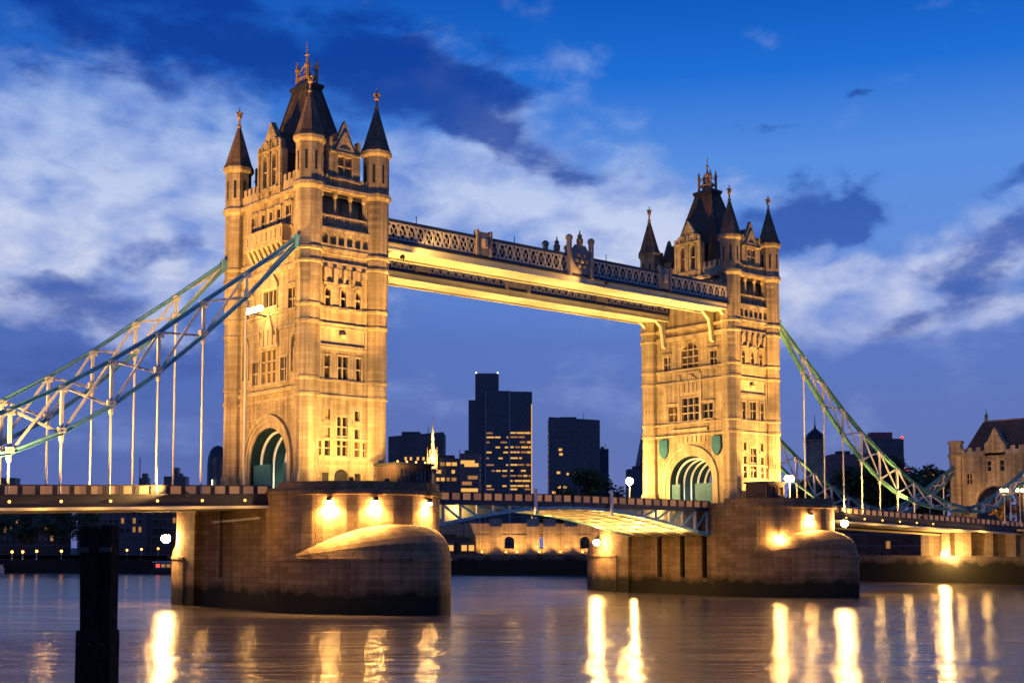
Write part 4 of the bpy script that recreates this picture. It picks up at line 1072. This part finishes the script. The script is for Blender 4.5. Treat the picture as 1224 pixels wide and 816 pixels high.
# ------------------------------------------------------------------ mooring pile in the river
PX, PY_ = -66.02, -91.95
rt = thing('mooring_pile', (PX, PY_, WATER), 'thick black timber mooring pile standing in the water at the left', 'mooring pile')
ca, sa = math.cos(-YAW-.12), math.sin(-YAW-.12)
Fp = frame((PX, PY_, 0), (ca, sa, 0), (sa, -ca, 0))
for (u0, u1, d0, d1, zt, lean) in ((-.74, -.27, .42, -.4, 7.25, .10), (-.255, .2, .55, -.1, 7.05, .04), (.215, .72, .38, -.4, 7.3, 0), (-.25, .2, -.12, -.6, 7.15, .03)):
    rings = []
    for z, k in ((-7, 1), (1.5, 1), (2.9, .9), (4.5, .55), (6, .2), (zt-.12, 0), (zt, 0)):
        l_ = lean*k; c_ = .05 if z == zt else 0
        rings.append([Fp(u0+l_+c_, z, d0-c_), Fp(u1+l_*.6-c_, z, d0+.03-c_), Fp(u1+l_*.6-c_, z, d1+c_), Fp(u0+l_+c_, z, d1+.04+c_)])
    MB().loft(rings).build('timber', 'timber', rt)
MB().loft([[Fp(u*k, z, d*k) for u, d in ((-.79, .5), (-.5, .66), (.45, .64), (.78, .48), (.78, -.5), (.4, -.7), (-.45, -.7), (-.79, -.5))] for z, k in ((-7, 1), (2.55, 1), (2.68, .97))]).build('iron_sleeve', 'timber', rt)
for u in (-.6, -.1, .5):
    p = Fp(u, 2.1, .64); MB().ball(p.x, p.y, p.z, .07, 8).build('bolt', 'iron', rt)
p = Fp(.1, 6.2, .5)
MB().bar(Fp(-.76, 6.2, .52), Fp(.76, 6.22, .50), .06, .22).build('iron_strap', 'iron', rt)

# ------------------------------------------------------------------ background buildings
def block(name, cx, cy, w, dep, z0, z1, m, label, group=None, rot=-YAW, rows=(), flr=3.8, top=None, cat='building', wmat='lit', seed=1, skew=0):
    """block whose front looks at the river; rows = list of (z, [(u0,u1)...]) lit windows"""
    rt = thing(name, (cx, cy, z0), label, cat, group)
    ca, sa = math.cos(rot), math.sin(rot)
    F = frame((cx, cy, 0), (ca, sa, 0), (sa, -ca, 0))
    MB().hexa([F(-w/2,z0,0),F(w/2,z0,0),F(w/2,z0,-dep),F(-w/2,z0,-dep),F(-w/2,z1+skew,0),F(w/2,z1-skew,0),F(w/2,z1-skew,-dep),F(-w/2,z1+skew,-dep)]).build('wall', m, rt)
    mb = MB(); z = z0+flr
    while z < z1-abs(skew)-1: mb.fbox(F, -w/2-.1, w/2+.1, z-.18, z+.18, .12, -dep-.1); z += flr
    mb.build('floor_bands', 'band', rt)
    for z, u0, u1, mm in rows: MB().fbox(F, u0, u1, z-.9, z+.9, .2, -.05).build('lit_window', mm, rt)
    if top: top(rt, F)
    if cat == 'building' and name == 'office_block':
        MB().fbox(F, -w*.28, w*.05, z1-1.3, z1+2.0, -dep*.3, -dep*.7).build('roof_plant', 'roof', rt)
        MB().tube(F(w*.2, z1-1.3, -dep*.4), F(w*.2, z1+5, -dep*.4), .18).build('roof_mast', 'iron', rt)
    return rt, F
rw = random.Random(5)
def office_rows(w, zs, fill, maxseg=5):
    out = []
    for z in zs:
        u = -w/2+.6
        while u < w/2-1.2:
            l_ = rw.uniform(1.5, maxseg)
            if rw.random() < fill: out.append((z, u, min(u+l_, w/2-.5), 'lit' if rw.random() < .7 else 'lit_dim'))
            u += l_+rw.uniform(.3, 1.2)
    return out
# tall dark tower: core, shoulder and two front wings
rt = thing('office_tower', (726, 853, 4), 'tallest dark office tower between the bridge towers, lit windows low on its front', 'skyscraper')
def wing(cx, cy, w, dep, z1, name, mm='glass_facade', bulge=0, z0=4):
    ca, sa = math.cos(-YAW), math.sin(-YAW)
    F = frame((cx, cy, 0), (ca, sa, 0), (sa, -ca, 0)); n_ = 8
    front = [(-w/2+w*k/n_, bulge*math.sin(math.pi*(.5+.5*k/n_)) if bulge else 0) for k in range(n_+1)]
    ring = lambda z: [F(u, z, d_) for u, d_ in front]+[F(w/2, z, -dep), F(-w/2, z, -dep)]
    MB().loft([ring(z0), ring(z1)]).build(name, mm, rt)
    mb = MB(); z = z0+4
    while z < z1-2:
        mb.loft([[p+Vector((sa,-ca,0))*.15 for p in ring(z)], [p+Vector((sa,-ca,0))*.15 for p in ring(z+.5)]]); z += 4
    mb.build('floor_bands', 'band', rt)
    return F
wing(726, 853, 23.2, 22, 178.3, 'core')
wing(716.8, 856.7, 17.3, 16, 151.3, 'shoulder')
FA = wing(725.3, 835.6, 23.3, 20, 159.2, 'front_wing')
FB = wing(742.7, 821.0, 22.1, 20, 158.3, 'front_wing', bulge=3)
def upix(y): return 6.3+(654-y)/1569.*1285
for F, w in ((FA, 23.3), (FB, 22.1)):
    for z in [upix(q) for q in (518, 523, 529, 535, 541, 548, 556, 563, 569, 575, 581, 585)]:
        u = -w/2+1
        dense = .8 if F is FB or z > 105 else .45
        while u < w/2-2.5:
            l_ = rw.uniform(2, 8)
            if rw.random() < dense: MB().fbox(F, u, min(u+l_, w/2-1.5), z-.75, z+.75, 3.3 if F is FB else .3, -.1).build('lit_window', 'lit' if rw.random() < .75 else 'lit_dim', rt)
            u += l_+rw.uniform(.5, 2)
MB().fbox(FA, -11.9, -11.2, 20, 159.5, .8, 0).build('fin', 'fin', rt)
MB().fbox(FB, -11.4, -10.6, 20, 159.5, 3.6, 0).build('fin', 'fin', rt)
MB().fbox(FB, 10.2, 11.0, 30, 146, .6, -.2).build('stair_light', 'lit', rt)
MB().ball(718, 860, 178.8, .9, 8).ball(734, 846, 178.8, .9, 8).build('beacon', 'lit_white', rt)

block('office_block', 590, 580.7, 38.9, 30, 4, 104.3, 'glass_facade', 'wide dark office block with a sloping roofline right of the tallest tower', 'office blocks on the far skyline',
      rows=[(z, u, u+2.6, 'lit') for z, u in ((80.5, -12), (77, -11.5), (63, -13.5), (62, -6), (62.5, -1.5), (52, -13), (52, -8.5), (48, -17), (48, -9), (48, -5), (44, -11))], skew=1.2)
block('office_block', 643, 603, 7.5, 12, 4, 85, 'grey_facade', 'narrow grey block at the right side of the wide dark office block', 'office blocks on the far skyline')
block('office_block', 322, 417, 29.4, 24, 4, 66.5, 'grey_facade', 'broad grey building with a sloping top just right of the nearer tower', 'office blocks on the far skyline', skew=-1.2,
      rows=[(53.5, u, u+1.2, 'lit') for u in (-6, -3.2, .5, 3.5, 6)])
block('office_block', 331.1, 397.1, 18, 16, 4, 53, 'glass_facade', 'low dark block with rows of lit windows below the floodlit spire', 'office blocks on the far skyline',
      rows=office_rows(18, (38, 42, 46, 50), .6, 3))
block('office_block', 333, 384.6, 10.4, 14, 4, 55, 'glass_facade', 'small dark block with an orange lit top between spire and tallest tower', 'office blocks on the far skyline',
      rows=[(50.5, -4.8, 2.5, 'lit'), (49, -2.8, 4.5, 'lit'), (36, -4.5, 4.2, 'lit'), (39.5, -4, 1, 'lit_dim'), (42.5, -1, 4, 'lit_dim')])
# floodlit spire
rt = thing('monument_spire', (298.7, 370.9, 4), 'slim floodlit spire with a glowing golden lantern, left of the tallest tower', 'spire')
MB().lathe([(2.2, 4), (1.9, 44), (2.6, 45)], 298.7, 370.9, 12).build('column', 'wall_tan', rt)
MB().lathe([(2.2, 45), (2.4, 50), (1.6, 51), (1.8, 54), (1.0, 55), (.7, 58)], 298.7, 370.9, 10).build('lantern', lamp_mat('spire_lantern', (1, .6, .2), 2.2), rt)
MB().lathe([(.8, 58), (.5, 64), (.08, 71)], 298.7, 370.9, 8).build('spike', 'cream', rt)
for a in range(5):
    th = a*1.26; x, y = 298.7+2.6*math.cos(th), 370.9+2.6*math.sin(th); MB().lathe([(.5, 44), (.5, 52), (.1, 56)], x, y, 6).build('pinnacle', 'gilt', rt)
glow((296, 368, 50), 9000, GOLD, .4); glow((297.5, 369, 61), 2500, GOLD, .3)
# rounded glass tower half hidden by the right bridge tower
rt = thing('glass_tower', (557, 478, 4), 'tapering dark rounded tower half hidden behind the farther bridge tower', 'skyscraper')
MB().lathe([(14, 4), (15, 40), (13.5, 62), (10, 80), (6.5, 92), (2.5, 102), (.3, 108)], 563.5, 471.5, 20).build('shaft', 'dark_facade', rt)
mb = MB()
for k in range(14): z = 10+k*6.5; r_ = 15.1-(0 if z < 40 else (z-40)**1.6*.0165); mb.lathe([(max(.5, r_), z), (max(.5, r_), z+.6)], 563.5, 471.5, 20)
mb.build('floor_bands', 'band', rt)
block('office_block', 486, 410, 16, 14, 4, 54, 'grey_facade', 'stepped grey block below the rounded tower beside the farther bridge tower', 'office blocks on the far skyline')
# domed building beside the near tower
rt = thing('domed_building', (240.6, 486.7, 4), 'dark building with a rounded top peeping out left of the nearer bridge tower', 'building')
MB().lathe([(5.5, 4), (5.5, 50), (5.2, 54), (4.2, 57.5), (2.4, 59.8), (.3, 60.6)], 242, 486, 16).build('drum', 'dark_facade', rt)
MB().box(236.2, 236.5, 480.5, 481.5, 38, 42).build('lit_window', 'lit_white', rt)
SK = 'low silhouettes on the left skyline'
block('skyline_building', 314.8, 686.8, 14.9, 10, 4, 55, 'dark_facade', 'stepped dark silhouette above the left deck between hangers', SK, top=lambda r_, F: MB().fbox(F, -2.2, 2.2, 55, 61, 0, -6).fbox(F, 3, 5, 55, 57, 0, -4).build('roof_block', 'dark_facade', r_))
block('skyline_building', 298.5, 700.8, 6.3, 6, 4, 54, 'dark_facade', 'tiny dark silhouette with a mast above the left deck', SK, top=lambda r_, F: MB().fbox(F, -2.9, -2.4, 54, 68, 0, -.5).fbox(F, -1, 2.4, 54, 57, 0, -4).build('roof_block', 'dark_facade', r_))
block('skyline_building', 227, 761, 11, 10, 4, 54, 'dark_facade', 'low dark silhouette at the left edge above the deck', SK)
# right skyline
rt, F = block('office_block', 599.9, 312.5, 20.4, 18, 4, 72.5, 'glass_facade', 'dark block with red roof lamps behind the right chain', 'office blocks on the far skyline', top=None)
MB().fbox(F, -9, 4, 72.4, 76.5, -2, -10).build('roof_block', mat('red_lit_plant', (.3, .08, .10), .7), rt)
MB().ball(*F(9.3, 73.2, 0), .9, 8).build('red_beacon', 'red_lamp', rt)
MB().fbox(F, 5, 14, 53, 54.4, 1.5, .5).build('red_strip', 'red_lamp', rt)
block('office_block', 499.4, 267.8, 20.5, 16, 4, 56, mat('pink_brick', (.20, .11, .11), .8), 'pinkish brick block low behind the right chain', 'office blocks on the far skyline')
block('pavilion', 355.7, 128.7, 9, 8, 4, 34.5, 'brick', 'small block with an orange lit top left of the gatehouse', rows=[(34, -4.2, 4.2, 'lit')])
rt = thing('castle_turret', (303.8, 145, 4), 'pale stone turret with a dark onion cap and spike behind the right chain', 'castle turret')
MB().lathe([(3.3, 4), (3.3, 44.5), (3.6, 44.8), (3.6, 45.4)], 303.8, 145, 12).build('shaft', 'wall_tan', rt)
MB().lathe([(3.5, 45.4), (3.6, 46.3), (3.0, 47.5), (1.6, 48.7), (.5, 49.6), (.2, 51), (.05, 55)], 303.8, 145, 12).build('onion_cap', 'lead', rt)

# ------------------------------------------------------------------ the fort wall behind the middle span
rt = thing('fort_wall', (184, 167, 4), 'floodlit tan stone wall with tall buttresses seen under the middle span', 'stone wall')
ca, sa = math.cos(-YAW), math.sin(-YAW)
F = frame((184, 167, 0), (ca, sa, 0), (sa, -ca, 0))
MB().plate(F, rect(-30, 34, 4, 14.0), 0, -1.2, [arch(c-1.5, c+1.5, 6, 8.6, 9.8, 8) for c in (-6, 5, 18)]).build('wall', 'wall_tan', rt)
for c in (-10.3, 1.5, 6.8, 13.5, 22.0):
    MB().fbox(F, c-2.0, c+2.0, 4, 13.0, 1.6, -.02).hexa([F(c-2.0,13.0,1.6),F(c+2.0,13.0,1.6),F(c+2.0,13.0,-.02),F(c-2.0,13.0,-.02),F(c-2.0,15.5,.2),F(c+2.0,15.5,.2),F(c+2.0,15.5,-.02),F(c-2.0,15.5,-.02)]).build('buttress', 'wall_tan', rt)
MB().fbox(F, -30, 34, 9.9, 10.3, .35, -.02).build('string_course', 'wall_tan', rt)
k = 0
where = ('first', 'second', 'third', 'fourth', 'fifth', 'sixth', 'seventh')
for c in (-14.5, -7, -3.5, 3.5, 10.0, 17, 25):
    p = F(c, 5.0, 5.0)
    g_ = thing('ground_floodlight', (p.x, p.y, 4), '%s glowing ground light from the left along the foot of the fort wall' % where[k], 'ground light', 'ground lights at the fort wall'); k += 1
    MB().lathe([(.35, 4), (.3, 4.7)], p.x, p.y, 8).build('housing', 'iron', g_)
    MB().ball(p.x, p.y, 4.95, .3, 8).build('lens', 'globe_far', g_)
    spot((p.x, p.y, 5.4), tuple(F(c+1, 10, 0)), 4500, 120, .7, WARM)
for (c, w_, h_) in ((-26, 6, 6.5), (-19, 5, 5.5)):
    p = F(c, 0, 4)
    block('kiosk', p.x, p.y, w_, 4, 4, 4+h_, 'brick', 'small lit riverside kiosk, %s of the pair left of the fort wall' % ('left' if c < -22 else 'right'), 'kiosks', rows=[(6.2, -w_/2+.5, -.3, 'lit'), (6.2, .3, w_/2-.5, 'lit')])

# ------------------------------------------------------------------ far bank on the left, seen below the deck
WF = 'dim waterfront buildings on the left bank'
def wf(cx, cy, w, z1, label, m, seed):
    rr = random.Random(seed); rows = []
    for z in (9.5, 12.5, 15.5, 18):
        if z > z1-1: break
        u = -w/2+1
        while u < w/2-1.5:
            if rr.random() < .16: rows.append((z, u, u+.9, 'lit_dim'))
            u += 2.0
    rt, F = block('waterfront_building', cx, cy, w, 12, 4, z1, m, label, WF, rows=rows, flr=3.0)
    for z in (9.5, 12.5, 15.5, 18):
        if z > z1-1: break
        u = -w/2+.8
        while u < w/2-1.2: MB().fbox(F, u, u+1.0, z-.8, z+.8, .1, -.02).build('window', 'glass', rt); u += 2.0
    return rt
wf(72, 306, 30, 19.5, 'broad dim waterfront block at the far left under the deck', 'brick', 1)
wf(97, 284, 24, 21.5, 'dim waterfront block behind the mooring pile', 'grey_facade', 2)
wf(114, 262, 24, 20, 'dim brick waterfront block just left of the nearer pier', 'brick', 3)
wf(40, 335, 40, 18, 'long dim waterfront block beyond the left edge', 'grey_facade', 4)
k = 0
LN = ('leftmost', 'second', 'third', 'fourth', 'fifth', 'sixth', 'seventh', 'rightmost')
for (x, y, z) in ((52.5, 254, 4.4), (55.0, 252, 4.4), (58.2, 249.2, 4.6), (64.0, 244.6, 4.6), (69.6, 240, 4.8), (79.5, 232.5, 4.9), (83, 230, 5.2), (87, 227, 5.4)):
    street_lamp(x, y, 2.6, z-2.6+.6, 1, 'small orange quayside lamp, %s of the row on the left bank' % LN[k], 'quayside lamps on the left bank', 'globe_far', .38 if k < 5 else .3); k += 1
# moored passenger boat and a small launch
def boat(x, y, ln, label, big=True):
    rt = thing('moored_boat', (x, y, WATER), label, 'boat', 'boats moored at the left bank')
    ca, sa = math.cos(-YAW-.05), math.sin(-YAW-.05)
    F = frame((x, y, 0), (ca, sa, 0), (sa, -ca, 0)); h = ln/2
    def ring(z, k, wd): return [F(-h*k, z, wd*.7), F(h*.75*k, z, wd), F(h*k, z, 0), F(h*.75*k, z, -wd), F(-h*k, z, -wd*.7)]
    MB().loft([ring(WATER-.4, .94, 1.3), ring(WATER+.3, .98, 1.7), ring(WATER+1.5, 1.0, 2.0)]).build('hull', 'iron' if big else 'white', rt)
    MB().fbox(F, -h*.85, h*.6, WATER+1.5, WATER+3.4 if big else WATER+2.4, 1.5, -1.5).build('cabin', 'grey_facade' if big else 'white', rt)
    if big:
        for k_ in range(10):
            u = -h*.8+k_*ln*.07
            MB().fbox(F, u, u+ln*.05, WATER+2.0, WATER+2.9, 1.56, 1.4).build('window', 'lit_dim' if k_ % 3 else 'red_lamp', rt)
    MB().fbox(F, -h*.9, h*.66, WATER+(3.4 if big else 2.4), WATER+(3.65 if big else 2.55), 1.7, -1.7).build('roof', 'cream', rt)
    return rt
boat(83.5, 200, 22, 'long moored passenger boat with reddish lit windows right of the mooring pile')
boat(48.5, 256, 5, 'small white launch at the left edge by the far river wall', False)

block('quay_store', 196, 40, 44, 10, 4, 12.5, 'brick', 'long low brick store on the quay under the right side span', 'quay stores', rot=-1.25, rows=[(7, -16, -14.8, 'lit'), (7, -3, -2, 'lit_dim'), (8, 9, 10, 'lit')], flr=2.8)
# ------------------------------------------------------------------ trees
def tree(x, y, z, h, r, label, group, m='leaf', seed=1, squash=.8, nleaf=2600, ls=.55):
    rr = random.Random(seed)
    rt = thing('tree', (x, y, z), label, 'tree', group)
    tb = MB(); tb.tube((x, y, z), (x+.2, y, z+h*.5), h*.028, h*.018, 8)
    clumps = []
    for k in range(26):
        th = rr.uniform(0, 6.28); q = rr.random()**.5; zz = rr.uniform(-.85, 1)
        rad = math.sqrt(max(.05, 1-zz*zz))*q
        c = Vector((x+r*rad*math.cos(th), y+r*rad*math.sin(th), z+h*.62+r*squash*zz)); clumps.append((c, r*rr.uniform(.2, .42)))
        if k % 2 == 0: tb.tube((x+.15, y, z+h*.42), c, h*.011, h*.003, 5)
    tb.build('trunk', 'bark', rt)
    mb = MB()
    for k in range(nleaf):
        c, cr_ = rr.choice(clumps); v = Vector((rr.gauss(0, 1), rr.gauss(0, 1), rr.gauss(0, .8)))
        p = c+v.normalized()*cr_*rr.random()**.4
        a = Vector((rr.uniform(-1, 1), rr.uniform(-1, 1), rr.uniform(-1, 1))).normalized(); b_ = a.orthogonal().normalized()
        s_ = ls*rr.uniform(.6, 1.3); mb.add([p-a*s_, p+b_*s_*.6, p+a*s_, p-b_*s_*.6], [(0,1,2,3)])
    mb.build('crown', m, rt)
    return rt
TC = 'trees behind the middle span'
tree(206, 163, 4, 31, 9.0, 'big dark tree in front of the wide dark office block', TC, seed=11, nleaf=7000, ls=.6)
tree(214, 157, 4, 24, 6.5, 'dark tree at the right side of the big tree, left of the farther tower', TC, seed=12, nleaf=4500, ls=.6)
tree(196, 170, 4, 20, 6.0, 'lower dark tree at the left side of the big tree', TC, seed=13, nleaf=4000, ls=.6)
tree(166, 189, 4, 14, 6.5, 'dim tree under the left half of the middle span', TC, seed=14)
TR = 'trees behind the right chain'
tree(214, 66, 4, 26, 8.0, 'dark tree left in the clump behind the right chain', TR, seed=21, nleaf=5500, ls=.6)
tree(221, 60, 4, 31, 8.5, 'tallest dark tree in the clump behind the right chain', TR, seed=22, nleaf=5500, ls=.6)
tree(228, 52, 4, 27, 8.0, 'dark tree right in the clump behind the right chain', TR, seed=23, nleaf=5500, ls=.6)
tree(206, 74, 4, 21, 8.0, 'low dark tree beside the farther tower behind the right chain', TR, seed=24, nleaf=5500, ls=.6)
tree(232, 40, 4, 24, 7.5, 'dark tree just left of the gatehouse', TR, seed=25, nleaf=5500, ls=.6)
tree(166.5, -4.5, 4, 18, 4.2, 'reddish brown tree in front of the gatehouse arch', 'trees by the gatehouse', 'leaf_dry', 31, nleaf=1500, ls=.35)
TL = 'dark trees on the left bank'
for k, (x, y, h) in enumerate(((58, 262, 15), (66, 256, 16), (74, 250, 15), (50, 270, 14))):
    tree(x, y, 4, h, 6.0, 'dark round tree on the left bank under the deck, %s of four' % ('second from the left', 'third from the left', 'rightmost', 'leftmost')[k], TL, seed=41+k, nleaf=1800)
